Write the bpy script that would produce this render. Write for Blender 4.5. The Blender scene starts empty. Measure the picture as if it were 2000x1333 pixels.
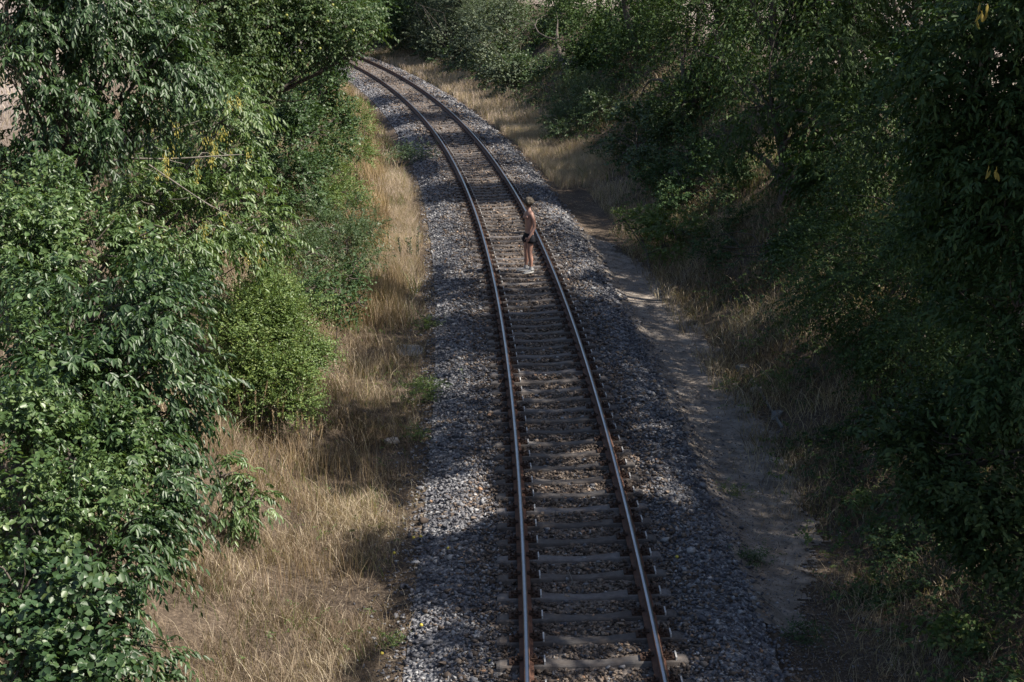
import bpy, bmesh, math, random
import numpy as np
from mathutils import Vector, Matrix, Euler

# ------------------------------------------------------------------ camera, sky, sun, exposure
sc = bpy.context.scene
col = sc.collection
CAM_H, PITCH, FPX = 7.9792, 0.2603, 2908.4
cam_d = bpy.data.cameras.new('camera')
cam_d.sensor_width = 36.0
cam_d.lens = 36.0 * FPX / 2000.0
cam_d.clip_end = 5000
cam = bpy.data.objects.new('camera', cam_d)
cam.location = (0, 0, CAM_H)
cam.rotation_euler = (math.pi / 2 - PITCH, 0, 0)
col.objects.link(cam)
sc.camera = cam

SUN_EL, SUN_AZ = math.radians(50), math.radians(-14)      # azimuth from +X towards +Y
SUN = np.array([math.cos(SUN_EL) * math.cos(SUN_AZ), math.cos(SUN_EL) * math.sin(SUN_AZ), math.sin(SUN_EL)])
w = bpy.data.worlds.new('World'); sc.world = w; w.use_nodes = True
nt = w.node_tree; bg = nt.nodes['Background']
sky = nt.nodes.new('ShaderNodeTexSky'); sky.sky_type = 'NISHITA'; sky.sun_disc = False
sky.sun_elevation = SUN_EL
sky.sun_rotation = math.pi / 2 - SUN_AZ
sky.air_density = 1.0; sky.dust_density = 1.6; sky.ozone_density = 1.2
nt.links.new(sky.outputs[0], bg.inputs[0]); bg.inputs[1].default_value = 0.075
sd = bpy.data.lights.new('sun', 'SUN'); sd.energy = 5.0; sd.angle = math.radians(0.53); sd.color = (1.0, 0.93, 0.82)
so = bpy.data.objects.new('sun', sd); col.objects.link(so)
so.location = (30, -10, 40)
so.rotation_euler = Vector(SUN).to_track_quat('Z', 'Y').to_euler()
sc.view_settings.view_transform = 'Standard'; sc.view_settings.look = 'None'
sc.view_settings.exposure = 1.1; sc.view_settings.gamma = 1.0
sc.cycles.max_bounces = 6; sc.cycles.diffuse_bounces = 3; sc.cycles.glossy_bounces = 2
sc.cycles.transmission_bounces = 4; sc.cycles.transparent_max_bounces = 4

rng = np.random.default_rng(7)
UP = np.array([0., 0., 1.])

def norm(v): return v / (np.linalg.norm(v, axis=-1, keepdims=True) + 1e-9)

# ------------------------------------------------------------------ view helpers (to read places off the photograph)
CP, SP = math.cos(PITCH), math.sin(PITCH)
def at(px, py, d):
    u = (px - 1000) / FPX; v = (666.5 - py) / FPX
    k = d / (CP + v * SP)
    return np.array([u * k, d, CAM_H + k * (-SP + v * CP)])
def topix(P):
    X, Y, Z = P[:, 0], P[:, 1], P[:, 2] - CAM_H
    d = np.maximum(Y * CP - Z * SP, 0.3); v = Y * SP + Z * CP
    return 1000 + FPX * X / d, 666.5 - FPX * v / d

# ------------------------------------------------------------------ the line of the track
DS = 0.25
SS = np.arange(-24, 230, DS)
def _k(s):
    u = np.clip(s, 0, 112) / 50
    k = (3.1497 - 1.095 * u + 0.6636 * u * u) / 1000
    return np.where(s > 170, 0.0, k)
_th = np.cumsum(_k(SS)) * DS
_i0 = int(round(24 / DS))
TH = _th - _th[_i0] - 0.0212
_dx, _dy = -np.sin(TH), np.cos(TH)
TX = np.cumsum(_dx) * DS; TX += 0.8515 - TX[_i0]
TY = np.cumsum(_dy) * DS; TY += 8.0 - TY[_i0]
def track(s, t):
    s = np.asarray(s, float)
    x = np.interp(s, SS, TX); y = np.interp(s, SS, TY); th = np.interp(s, SS, TH)
    return x + t * np.cos(th), y + t * np.sin(th), th
def st_of(x, y):
    x = np.atleast_1d(np.asarray(x, float)); y = np.atleast_1d(np.asarray(y, float))
    s = np.zeros_like(x); t = np.zeros_like(x)
    for a in range(0, len(x), 4000):
        xx, yy = x[a:a + 4000, None], y[a:a + 4000, None]
        i = ((xx - TX[::2]) ** 2 + (yy - TY[::2]) ** 2).argmin(1) * 2
        s[a:a + 4000] = SS[i]
        t[a:a + 4000] = (x[a:a + 4000] - TX[i]) * np.cos(TH[i]) + (y[a:a + 4000] - TY[i]) * np.sin(TH[i])
    return s, t
CANT = 0.049
def wob(x, y, f=1.0, seed=0.0):
    return (np.sin(x * 1.31 * f + seed) * np.cos(y * 0.97 * f - seed * 1.7) + 0.6 * np.sin(x * 2.9 * f + 1.3 * y * f + seed)
            + 0.4 * np.cos(4.7 * y * f - 2.1 * x * f + 2 * seed)) / 2.0
_PT = np.array([-400, -60, -26, -12.5, -10.0, -7.2, -5.2, -4.3, -3.2, -2.55, -2.1, -1.6, 0, 1.6, 2.0, 2.5, 3.2, 3.9, 4.6, 6.2, 8.6, 11.0, 13.0, 30, 70, 800])
_PZ = np.array([4.6, 4.4, 4.1, 3.9, 3.2, 1.45, 0.15, -.27, -.37, -.36, -.20, -.035, -.03, -.03, -.13, -.36, -.40, -.38, -.12, 0.95, 2.75, 3.85, 4.1, 4.3, 4.5, 5.0])
def ground_z(s, t):
    z = np.interp(t, _PT, _PZ)
    z = z + CANT * np.clip((0.7525 + np.clip(t, -1.6, 1.6)) / 1.505, -.6, 1.6) * np.clip((2.9 - np.abs(t)) / 1.1, 0, 1)
    a = np.clip((np.abs(t) - 2.7) / 2.5, 0, 1)
    x, y, _ = track(s, t)
    z = z + a * (0.16 * wob(x, y, 0.6) + 0.05 * wob(x, y, 2.3, 2.0))
    return z
def gpos(s, t):
    x, y, _ = track(s, t); return np.stack([x, y, ground_z(np.asarray(s, float), np.asarray(t, float))], -1)

def ground_at(x, y):
    d = np.arange(9, 170, .1); P = np.array([at(x, y, q) for q in d])
    s_, t_ = st_of(P[:, 0], P[:, 1]); hit = np.where(P[:, 2] <= ground_z(s_, t_))[0]
    return P[hit[0] if len(hit) else -1]
def onbank(*a):
    """crown lobes resting on the slope seen at a place in the photograph"""
    return [(ground_at(x, y) + UP * r * up, r) for x, y, r, up in a]

# ------------------------------------------------------------------ where sunlight gets down to the ground
# (openings in the leaf roof on the sunny side; leaves that would stand in those openings are not grown)
LIT = [([(-400, -200), (690, -200), (700, 150), (735, 250), (800, 330), (850, 420), (860, 490), (840, 560), (720, 545), (640, 560), (560, 900),
         (640, 960), (770, 930), (835, 1000), (690, 1015), (690, 1090), (800, 1110), (790, 1200), (700, 1270), (640, 1400), (500, 1700), (-600, 1700)], .985),
       ([(812, 930), (955, 925), (965, 1010), (900, 1045), (812, 1030)], .97),
       ([(785, 1085), (925, 1060), (975, 1095), (880, 1175), (830, 1333), (760, 1333)], .93),
       ([(1000, 935), (1210, 900), (1300, 930), (1350, 985), (1330, 1012), (1240, 985), (1060, 985)], .82),
       ([(1090, 888), (1190, 880), (1190, 918), (1100, 922)], .8),
       ([(1180, 1075), (1360, 1110), (1410, 1170), (1390, 1195), (1320, 1150), (1180, 1120)], .7),
       ([(1310, 1010), (1400, 1010), (1440, 1090), (1340, 1070)], .5),
       ([(850, 410), (960, 402), (1100, 405), (1160, 430), (1200, 520), (1120, 545), (880, 548), (850, 500)], .88),
       ([(930, 520), (1090, 516), (1130, 560), (1110, 572), (930, 572)], .8),
       ([(1130, 560), (1220, 590), (1210, 612), (1130, 590)], .6),
       ([(830, 288), (1050, 284), (1080, 340), (860, 350)], .85),
       ([(800, 235), (940, 228), (960, 250), (820, 260)], .6),
       ([(650, 95), (740, 90), (800, 130), (850, 168), (760, 188), (690, 190)], .93),
       ([(740, 182), (880, 196), (900, 208), (760, 200)], .85),
       ([(640, -200), (1000, -80), (1010, 110), (940, 185), (800, 150), (700, 95)], .93),
       ([(940, 170), (1010, 200), (1080, 262), (1010, 262), (930, 190)], .55),
       ([(1020, 280), (1160, 285), (1215, 225), (1240, 235), (1200, 320), (1130, 350), (1040, 325)], .9),
       ([(1130, 430), (1250, 430), (1290, 480), (1180, 500)], .7),
       ([(1280, 545), (1340, 545), (1380, 600), (1300, 620)], .6),
       ([(1240, 600), (1330, 640), (1330, 660), (1250, 640)], .5),
       ([(1330, 700), (1460, 715), (1450, 762), (1340, 760)], .8),
       ([(1380, 860), (1460, 870), (1450, 905), (1390, 900)], .4),
       ([(1540, 850), (1600, 850), (1610, 950), (1550, 950)], .7),
       ([(1740, 790), (1840, 790), (1840, 850), (1750, 850)], .7),
       ([(1560, 985), (1620, 985), (1610, 1060), (1550, 1050)], .5),
       ([(880, 690), (1180, 690), (1190, 720), (880, 722)], .45),
       ([(1260, 600), (1420, 640), (1530, 760), (1560, 1000), (1400, 1000), (1330, 800)], .52),
       ([(1560, 850), (1800, 900), (1950, 1400), (1450, 1400), (1480, 1000)], .36),
       ([(780, 1180), (1000, 1170), (1010, 1500), (700, 1500)], .5), ([(835, 560), (960, 560), (975, 920), (825, 920)], .25),
       ([(1100, 560), (1250, 700), (1420, 1000), (1500, 1333), (1320, 1333), (1180, 800)], .16),
       ([(990, 745), (1120, 735), (1120, 755), (990, 765)], .5)]
def inpoly(x, y, poly):
    c = np.zeros(x.shape, bool); n = len(poly)
    for i in range(n):
        x1, y1 = poly[i]; x2, y2 = poly[(i + 1) % n]
        if y1 == y2: continue
        c ^= ((y1 > y) != (y2 > y)) & (x < (x2 - x1) * (y - y1) / (y2 - y1) + x1)
    return c
def sunlit(P):
    k = (P[:, 2] + 0.1) / SUN[2]
    G = P - SUN * k[:, None]
    x, y = topix(G)
    a = 9.0 * (1000 / (1000 + np.abs(y - 1333)))
    x = x + 14 * wob(G[:, 0], G[:, 1], 3.1); y = y + 9 * wob(G[:, 0], G[:, 1], 3.7, 1.0)
    v = np.zeros(len(P))
    for poly, p in LIT:
        v = np.maximum(v, np.where(inpoly(x, y, poly), p, 0))
    wood = (x > 1150) & (y < 820)
    v = np.maximum(v, np.where(wood, np.where(wob(G[:, 0], G[:, 1], .55, 3.0) > .3, .6, .08), .05)); v[G[:, 1] < 2] = 0.2
    return v

# ------------------------------------------------------------------ object helpers
def tag(o, label=None, cat=None, group=None, kind=None):
    if label: o['label'] = label
    if cat: o['category'] = cat
    if group: o['group'] = group
    if kind: o['kind'] = kind
    return o
def link(name, me, mat=None, parent=None):
    o = bpy.data.objects.new(name, me); col.objects.link(o)
    if mat is not None and len(me.materials) == 0: me.materials.append(mat)
    if parent is not None: o.parent = parent
    return o
def empty(name, loc, label, cat, group=None):
    o = bpy.data.objects.new(name, None); o.empty_display_size = 0.3
    o.location = loc; col.objects.link(o)
    return tag(o, label, cat, group)
def mesh_np(name, V, F, tint=None, smooth=False):
    """V (n,3); F (m,k) one polygon size"""
    V = np.ascontiguousarray(V, np.float32); F = np.ascontiguousarray(F, np.int32)
    me = bpy.data.meshes.new(name)
    me.vertices.add(len(V)); me.vertices.foreach_set('co', V.ravel())
    m, k = F.shape
    me.loops.add(m * k); me.loops.foreach_set('vertex_index', F.ravel())
    me.polygons.add(m); me.polygons.foreach_set('loop_start', np.arange(0, m * k, k, dtype=np.int32))
    if smooth: me.polygons.foreach_set('use_smooth', np.ones(m, bool))
    if tint is not None:
        a = me.attributes.new('tint', 'FLOAT', 'POINT'); a.data.foreach_set('value', np.ascontiguousarray(tint, np.float32))
    me.update(calc_edges=True)
    return me
class Geo:
    def __init__(s): s.V = []; s.F = []; s.T = []; s.n = 0
    def add(s, V, F, T=None):
        s.V.append(np.asarray(V, float)); s.F.append(np.asarray(F, int) + s.n)
        s.T.append(np.zeros(len(V)) if T is None else T); s.n += len(V)
    def mesh(s, name, origin=None, smooth=False):
        V = np.concatenate(s.V)
        if origin is not None: V = V - np.asarray(origin)
        return mesh_np(name, V, np.concatenate(s.F), np.concatenate(s.T), smooth)
def tube(path, rad, sides=7, tint=0.5):
    path = np.asarray(path, float); n = len(path)
    rad = np.broadcast_to(np.asarray(rad, float), (n,))
    T = norm(np.gradient(path, axis=0))
    ref = np.array([0.31, 0.17, 0.93]); ref = np.where(np.abs(T @ ref)[:, None] > .95, np.array([1., 0, 0]), ref)
    A = norm(np.cross(T, ref)); B = np.cross(T, A)
    an = np.linspace(0, 2 * np.pi, sides, endpoint=False)
    V = path[:, None] + rad[:, None, None] * (np.cos(an)[None, :, None] * A[:, None] + np.sin(an)[None, :, None] * B[:, None])
    i = np.arange(n - 1)[:, None] * sides; j = np.arange(sides)[None]; j2 = (j + 1) % sides
    F = np.stack([i + j, i + j2, i + sides + j2, i + sides + j], -1).reshape(-1, 4)
    return V.reshape(-1, 3), F, np.full(n * sides, tint)
def curve_path(a, b, n=7, bow=0.12, r=None, sag=0.0):
    r = r or rng
    a, b = np.asarray(a, float), np.asarray(b, float)
    u = np.linspace(0, 1, n)[:, None]; L = np.linalg.norm(b - a)
    k1 = r.normal(size=3) * bow * L; k2 = r.normal(size=3) * bow * L * .6
    return a + (b - a) * u + np.sin(u * np.pi) * k1 + np.sin(u * 2 * np.pi) * k2 * .5 + UP * sag * L * np.sin(u * np.pi)
def box_bm(bm, cx, cy, cz, sx, sy, sz, bev=0.0):
    r = bmesh.ops.create_cube(bm, size=1.0)
    for v in r['verts']: v.co = Vector((cx + v.co.x * sx, cy + v.co.y * sy, cz + v.co.z * sz))
    return r['verts']
def bm_obj(name, bm, mat, parent=None, smooth=False, bevel=0):
    me = bpy.data.meshes.new(name); bm.to_mesh(me); bm.free()
    if smooth:
        for p in me.polygons: p.use_smooth = True
    o = link(name, me, mat, parent)
    return o

# ------------------------------------------------------------------ materials
def nodes(name):
    m = bpy.data.materials.new(name); m.use_nodes = True
    t = m.node_tree; p = t.nodes['Principled BSDF']; return m, t, p
def N(t, kind, **kw):
    n = t.nodes.new('ShaderNode' + kind)
    for k, v in kw.items(): setattr(n, k, v)
    return n
def ramp(t, stops, fac=None):
    n = N(t, 'ValToRGB'); e = n.color_ramp.elements
    while len(e) < len(stops): e.new(0.5)
    for i, (p, c) in enumerate(stops):
        e[i].position = p; e[i].color = (*c, 1)
    if fac is not None: t.links.new(fac, n.inputs[0])
    return n
def leaf_mat(name, stops, rough=0.42, trans=0.22, spec=0.5, hue=None):
    m, t, p = nodes(name)
    a = N(t, 'Attribute', attribute_name='tint')
    r = ramp(t, stops, a.outputs['Fac'])
    p.inputs['Roughness'].default_value = rough
    p.inputs['Specular IOR Level'].default_value = spec
    t.links.new(r.outputs[0], p.inputs['Base Color'])
    tr = N(t, 'BsdfTranslucent'); mx = N(t, 'MixShader'); mx.inputs[0].default_value = trans
    g = N(t, 'MixRGB', blend_type='MULTIPLY'); g.inputs[0].default_value = 1; g.inputs[2].default_value = (1.5, 1.55, .6, 1)
    t.links.new(r.outputs[0], g.inputs[1]); t.links.new(g.outputs[0], tr.inputs[0])
    t.links.new(p.outputs[0], mx.inputs[1]); t.links.new(tr.outputs[0], mx.inputs[2])
    t.links.new(mx.outputs[0], t.nodes['Material Output'].inputs[0])
    return m
def noise_mat(name, stops, scale=8, detail=8, rough=0.9, bump=0.0, bscale=None, spec=0.3, metal=0.0, tint=0.0, coord='Object', dist=0.02):
    m, t, p = nodes(name)
    tc = N(t, 'TexCoord'); nz = N(t, 'TexNoise'); nz.inputs['Scale'].default_value = scale; nz.inputs['Detail'].default_value = detail
    nz.inputs['Roughness'].default_value = 0.65
    t.links.new(tc.outputs[coord], nz.inputs['Vector'])
    fac = nz.outputs['Fac']
    if tint:
        a = N(t, 'Attribute', attribute_name='tint')
        mx = N(t, 'Mix'); mx.inputs[0].default_value = tint
        t.links.new(fac, mx.inputs[2]); t.links.new(a.outputs['Fac'], mx.inputs[3]); fac = mx.outputs[0]
    r = ramp(t, stops, fac); t.links.new(r.outputs[0], p.inputs['Base Color'])
    p.inputs['Roughness'].default_value = rough; p.inputs['Specular IOR Level'].default_value = spec; p.inputs['Metallic'].default_value = metal
    if bump:
        n2 = N(t, 'TexNoise'); n2.inputs['Scale'].default_value = bscale or scale * 4; n2.inputs['Detail'].default_value = 6
        t.links.new(tc.outputs[coord], n2.inputs['Vector'])
        b = N(t, 'Bump'); b.inputs['Strength'].default_value = bump; b.inputs['Distance'].default_value = dist
        t.links.new(n2.outputs['Fac'], b.inputs['Height']); t.links.new(b.outputs[0], p.inputs['Normal'])
    return m
M = {}
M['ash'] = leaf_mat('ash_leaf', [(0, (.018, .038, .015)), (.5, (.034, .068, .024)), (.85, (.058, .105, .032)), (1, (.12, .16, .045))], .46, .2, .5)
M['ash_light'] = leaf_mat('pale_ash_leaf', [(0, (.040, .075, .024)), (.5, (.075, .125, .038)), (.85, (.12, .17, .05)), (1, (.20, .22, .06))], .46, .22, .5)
M['plum'] = leaf_mat('plum_leaf', [(0, (.034, .066, .022)), (.5, (.070, .120, .040)), (1, (.16, .21, .08))], .42, .22, .5)
M['maple'] = leaf_mat('maple_leaf', [(0, (.020, .045, .018)), (.6, (.042, .082, .030)), (1, (.11, .15, .05))], .45, .2, .5)
M['pear'] = leaf_mat('pear_leaf', [(0, (.024, .048, .016)), (.5, (.048, .086, .028)), (1, (.13, .16, .065))], .52, .2, .35)
M['hazel'] = leaf_mat('hazel_leaf', [(0, (.024, .050, .020)), (.5, (.046, .086, .032)), (1, (.10, .15, .055))], .5, .22, .4)
M['rose'] = leaf_mat('rose_leaf', [(0, (.055, .095, .030)), (.55, (.110, .165, .048)), (.9, (.18, .22, .06)), (1, (.30, .25, .05))], .5, .22, .4)
M['weed'] = leaf_mat('weed_leaf', [(0, (.045, .085, .030)), (.6, (.10, .150, .045)), (1, (.21, .23, .08))], .55, .25, .3)
M['oak'] = leaf_mat('oak_leaf', [(0, (.020, .038, .013)), (.6, (.040, .068, .022)), (1, (.09, .12, .036))], .6, .16, .25)
M['shade'] = leaf_mat('woodland_leaf', [(0, (.024, .046, .014)), (.6, (.046, .082, .024)), (1, (.10, .14, .04))], .6, .18, .25)
M['cherry'] = leaf_mat('cherry_leaf', [(0, (.020, .040, .014)), (.6, (.040, .075, .024)), (.97, (.08, .12, .035)), (1, (.20, .15, .03))], .6, .18, .25)
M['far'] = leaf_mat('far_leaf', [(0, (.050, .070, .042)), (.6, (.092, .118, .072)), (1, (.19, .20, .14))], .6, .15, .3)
M['bramble'] = leaf_mat('bramble_leaf', [(0, (.024, .052, .022)), (.55, (.045, .085, .030)), (.85, (.08, .11, .035)), (1, (.14, .06, .035))], .6, .18, .25)
M['sallow'] = leaf_mat('sallow_leaf', [(0, (.034, .062, .028)), (.6, (.066, .104, .046)), (1, (.14, .17, .08))], .48, .2, .4)
M['keys'] = leaf_mat('seed_key', [(0, (.26, .25, .07)), (.6, (.46, .40, .13)), (1, (.58, .46, .12))], .6, .3, .3)
M['yellow'] = leaf_mat('yellow_leaf', [(0, (.20, .17, .035)), (1, (.34, .24, .05))], .5, .3, .3)
M['straw'] = leaf_mat('straw', [(0, (.075, .052, .036)), (.35, (.185, .135, .095)), (.7, (.31, .245, .175)), (1, (.54, .46, .35))], .7, .25, .2)
M['rust_straw'] = leaf_mat('rust_straw', [(0, (.15, .10, .064)), (.5, (.29, .21, .135)), (1, (.46, .355, .24))], .7, .25, .2)
M['pale_straw'] = leaf_mat('pale_straw', [(0, (.24, .185, .145)), (.5, (.38, .30, .255)), (1, (.54, .455, .40))], .75, .3, .2)
M['green_grass'] = leaf_mat('green_grass', [(0, (.045, .075, .020)), (.6, (.09, .13, .035)), (1, (.20, .20, .07))], .6, .3, .3)
M['bark'] = noise_mat('bark', [(.3, (.03, .025, .02)), (.6, (.09, .075, .062)), (.8, (.16, .14, .12))], 14, bump=.7, bscale=30)
M['twig'] = noise_mat('grey_twig', [(.3, (.09, .08, .07)), (.7, (.22, .20, .17))], 12)
M['concrete'] = noise_mat('concrete', [(.25, (.080, .076, .076)), (.55, (.125, .118, .115)), (.8, (.185, .170, .155))], 9, bump=.25, bscale=70, rough=.85, dist=.006)
M['pad'] = noise_mat('pale_pad', [(.3, (.35, .34, .33)), (.7, (.55, .54, .52))], 20, rough=.7)
M['rust'] = noise_mat('rusty_iron', [(.3, (.020, .012, .009)), (.55, (.046, .026, .018)), (.8, (.11, .055, .032))], 26, bump=.4, bscale=80, rough=.85, dist=.004)
M['rail_side'] = noise_mat('rail_side_rust', [(.3, (.070, .036, .026)), (.6, (.13, .066, .045)), (.85, (.21, .115, .078))], 12, bump=.25, bscale=50, rough=.75, dist=.003)
M['steel'] = noise_mat('polished_rail', [(.3, (.34, .32, .33)), (.7, (.46, .44, .45))], 3, rough=.3, metal=1.0)
M['slab'] = noise_mat('grey_slab', [(.3, (.14, .14, .14)), (.7, (.23, .225, .21))], 6, bump=.3, rough=.9)
M['pale_stone'] = noise_mat('pale_stone', [(.3, (.26, .23, .2)), (.7, (.42, .38, .34))], 6, bump=.4, rough=.9)

def vary(m, lo, hi):
    t = m.node_tree; p = t.nodes['Principled BSDF']; src = p.inputs['Base Color'].links[0].from_socket
    oi = N(t, 'ObjectInfo'); r = ramp(t, [(0, (lo, lo * .97, lo * .95)), (.5, (1, .96, .92)), (1, (hi, hi, hi * 1.03))], oi.outputs['Random'])
    mx = N(t, 'MixRGB', blend_type='MULTIPLY'); mx.inputs[0].default_value = 1
    t.links.new(src, mx.inputs[1]); t.links.new(r.outputs[0], mx.inputs[2])
    tc = N(t, 'TexCoord'); n2 = N(t, 'TexNoise'); n2.inputs['Scale'].default_value = 2.6; n2.inputs['Detail'].default_value = 9; n2.inputs['Roughness'].default_value = .75; n2.noise_dimensions = '4D'
    ml = N(t, 'Math', operation='MULTIPLY'); ml.inputs[1].default_value = 50; t.links.new(oi.outputs['Random'], ml.inputs[0]); t.links.new(ml.outputs[0], n2.inputs['W'])
    t.links.new(tc.outputs['Object'], n2.inputs['Vector'])
    st = ramp(t, [(.42, (1, 1, 1)), (.62, (.66, .56, .50))], n2.outputs['Fac'])
    m2 = N(t, 'MixRGB', blend_type='MULTIPLY'); m2.inputs[0].default_value = .85
    t.links.new(mx.outputs[0], m2.inputs[1]); t.links.new(st.outputs[0], m2.inputs[2]); t.links.new(m2.outputs[0], p.inputs['Base Color'])
vary(M['concrete'], .72, 1.3)
def ballast_mat():
    m, t, p = nodes('ballast_stone')
    a = N(t, 'Attribute', attribute_name='tint')
    r = ramp(t, [(0, (.050, .050, .060)), (.25, (.115, .115, .13)), (.40, (.20, .20, .21)), (.48, (.34, .34, .345)), (.52, (.050, .036, .028)), (.75, (.14, .108, .086)), (.97, (.24, .19, .15)), (1, (.34, .20, .12))], a.outputs['Fac'])
    tc = N(t, 'TexCoord'); nz = N(t, 'TexNoise'); nz.inputs['Scale'].default_value = 45; nz.inputs['Detail'].default_value = 5
    t.links.new(tc.outputs['Object'], nz.inputs['Vector'])
    mx = N(t, 'MixRGB', blend_type='MULTIPLY'); mx.inputs[0].default_value = .7
    r2 = ramp(t, [(.3, (.6, .6, .6)), (.7, (1.35, 1.33, 1.3))], nz.outputs['Fac'])
    t.links.new(r.outputs[0], mx.inputs[1]); t.links.new(r2.outputs[0], mx.inputs[2]); t.links.new(mx.outputs[0], p.inputs['Base Color'])
    p.inputs['Roughness'].default_value = .75; p.inputs['Specular IOR Level'].default_value = .35
    return m
M['ballast'] = ballast_mat()
def bed_mat():
    m, t, p = nodes('ballast_bed')
    tc = N(t, 'TexCoord'); vo = N(t, 'TexVoronoi'); vo.inputs['Scale'].default_value = 17
    t.links.new(tc.outputs['Object'], vo.inputs['Vector'])
    sx = N(t, 'SeparateColor'); t.links.new(vo.outputs['Color'], sx.inputs[0])
    a = N(t, 'Attribute', attribute_name='tint')
    g = ramp(t, [(0, (.06, .06, .068)), (.6, (.14, .14, .15)), (1, (.27, .27, .28))], sx.outputs[0])
    b = ramp(t, [(0, (.06, .046, .038)), (.6, (.13, .105, .088)), (1, (.23, .185, .15))], sx.outputs[0])
    mx = N(t, 'MixRGB'); t.links.new(a.outputs['Fac'], mx.inputs[0]); t.links.new(g.outputs[0], mx.inputs[1]); t.links.new(b.outputs[0], mx.inputs[2])
    t.links.new(mx.outputs[0], p.inputs['Base Color'])
    bu = N(t, 'Bump'); bu.inputs['Strength'].default_value = 1; bu.inputs['Distance'].default_value = .05; bu.invert = True
    t.links.new(vo.outputs['Distance'], bu.inputs['Height']); t.links.new(bu.outputs[0], p.inputs['Normal'])
    p.inputs['Roughness'].default_value = .85
    return m
M['bed'] = bed_mat()
def ground_mat():
    m, t, p = nodes('bank_ground')
    tc = N(t, 'TexCoord'); n1 = N(t, 'TexNoise'); n1.inputs['Scale'].default_value = .9; n1.inputs['Detail'].default_value = 9; n1.inputs['Roughness'].default_value = .7
    n2 = N(t, 'TexNoise'); n2.inputs['Scale'].default_value = 22; n2.inputs['Detail'].default_value = 8
    for n in (n1, n2): t.links.new(tc.outputs['Object'], n.inputs['Vector'])
    mixf = N(t, 'Mix'); mixf.inputs[0].default_value = .5
    t.links.new(n1.outputs['Fac'], mixf.inputs[2]); t.links.new(n2.outputs['Fac'], mixf.inputs[3])
    soil = ramp(t, [(.3, (.034, .026, .020)), (.48, (.075, .057, .043)), (.62, (.145, .112, .083)), (.75, (.24, .195, .15))], mixf.outputs[0])
    field = ramp(t, [(.3, (.16, .125, .105)), (.55, (.28, .235, .21)), (.8, (.40, .35, .315))], mixf.outputs[0])
    a = N(t, 'Attribute', attribute_name='tint')
    mx = N(t, 'MixRGB'); t.links.new(a.outputs['Fac'], mx.inputs[0]); t.links.new(soil.outputs[0], mx.inputs[1]); t.links.new(field.outputs[0], mx.inputs[2])
    t.links.new(mx.outputs[0], p.inputs['Base Color'])
    b = N(t, 'Bump'); b.inputs['Strength'].default_value = .8; b.inputs['Distance'].default_value = .06
    t.links.new(n2.outputs['Fac'], b.inputs['Height']); t.links.new(b.outputs[0], p.inputs['Normal'])
    p.inputs['Roughness'].default_value = .95; p.inputs['Specular IOR Level'].default_value = .15
    return m
M['ground'] = ground_mat()
M['path'] = noise_mat('cess_path', [(.32, (.085, .072, .060)), (.5, (.185, .158, .134)), (.7, (.31, .27, .23))], 3.5, detail=12, bump=.8, bscale=55, rough=.95, coord='Object', dist=.02)

# ------------------------------------------------------------------ setting: ground, trackbed, path
def sheet(name, svals, tvals, zoff, mat, tintf):
    S, T = np.meshgrid(svals, tvals, indexing='ij')
    P = gpos(S.ravel(), T.ravel()); P[:, 2] += zoff(S.ravel(), T.ravel()) if callable(zoff) else zoff
    ns, n_t = S.shape
    i = (np.arange(ns - 1)[:, None] * n_t + np.arange(n_t - 1)[None]).ravel()
    F = np.stack([i, i + 1, i + n_t + 1, i + n_t], -1)
    me = mesh_np(name, P, F, tintf(S.ravel(), T.ravel()), True)
    return tag(link(name, me, mat), kind='structure')
s_g = np.concatenate([np.arange(-24, 60, .5), np.arange(60, 228, 1.0)])
t_g = np.concatenate([[-170, -120, -80, -55, -40, -30, -24, -20, -17, -15], np.arange(-13.5, -5, .35), np.arange(-5, 5, .1), np.arange(5.1, 14, .35), [15, 17, 20, 24, 30, 40, 60, 90, 140, 220, 400, 800]])
sheet('ground', s_g, t_g, lambda s, t: np.where(np.abs(t) < 2.2, -0.12, 0), M['ground'],
      lambda s, t: np.clip((np.abs(t) - 11.0) / 2.5, 0, 1))
sheet('trackbed', np.arange(-24, 170, .25), np.array([-2.18, -2.0, -1.85, -1.6, -1.3, -1.0, -.7, -.35, 0, .35, .7, 1.0, 1.3, 1.6, 1.85, 2.05, 2.2]),
      lambda s, t: 0.004 - .02 * (np.abs(t) < 1.5), M['bed'], lambda s, t: np.clip(1.35 - np.abs(t) * .75 + .25 * wob(s, t, 1.1), 0, 1))
def path():
    sv = np.arange(9, 36, .06); tv = np.arange(2.15, 4.5, .05)
    S, T = np.meshgrid(sv, tv, indexing='ij'); P = gpos(S.ravel(), T.ravel()); P[:, 2] += .014
    ns, n_t = S.shape; i = (np.arange(ns - 1)[:, None] * n_t + np.arange(n_t - 1)[None]).ravel()
    F = np.stack([i, i + 1, i + n_t + 1, i + n_t], -1)
    s, t = S.ravel()[i], T.ravel()[i]; r = np.random.default_rng(8)
    edge = 3.75 + .22 * wob(s, t * .3, .9) + .16 * wob(s, t, 2.7, 1.0) + r.normal(0, .05, len(s)) - .9 * np.clip((13.5 - s) / 4, 0, 2) - .9 * np.clip((s - 30) / 4, 0, 2)
    me = mesh_np('path', P, F[t < edge], np.zeros(len(P)), True)
    tag(link('path', me, M['path']), kind='structure')
path()

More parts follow.
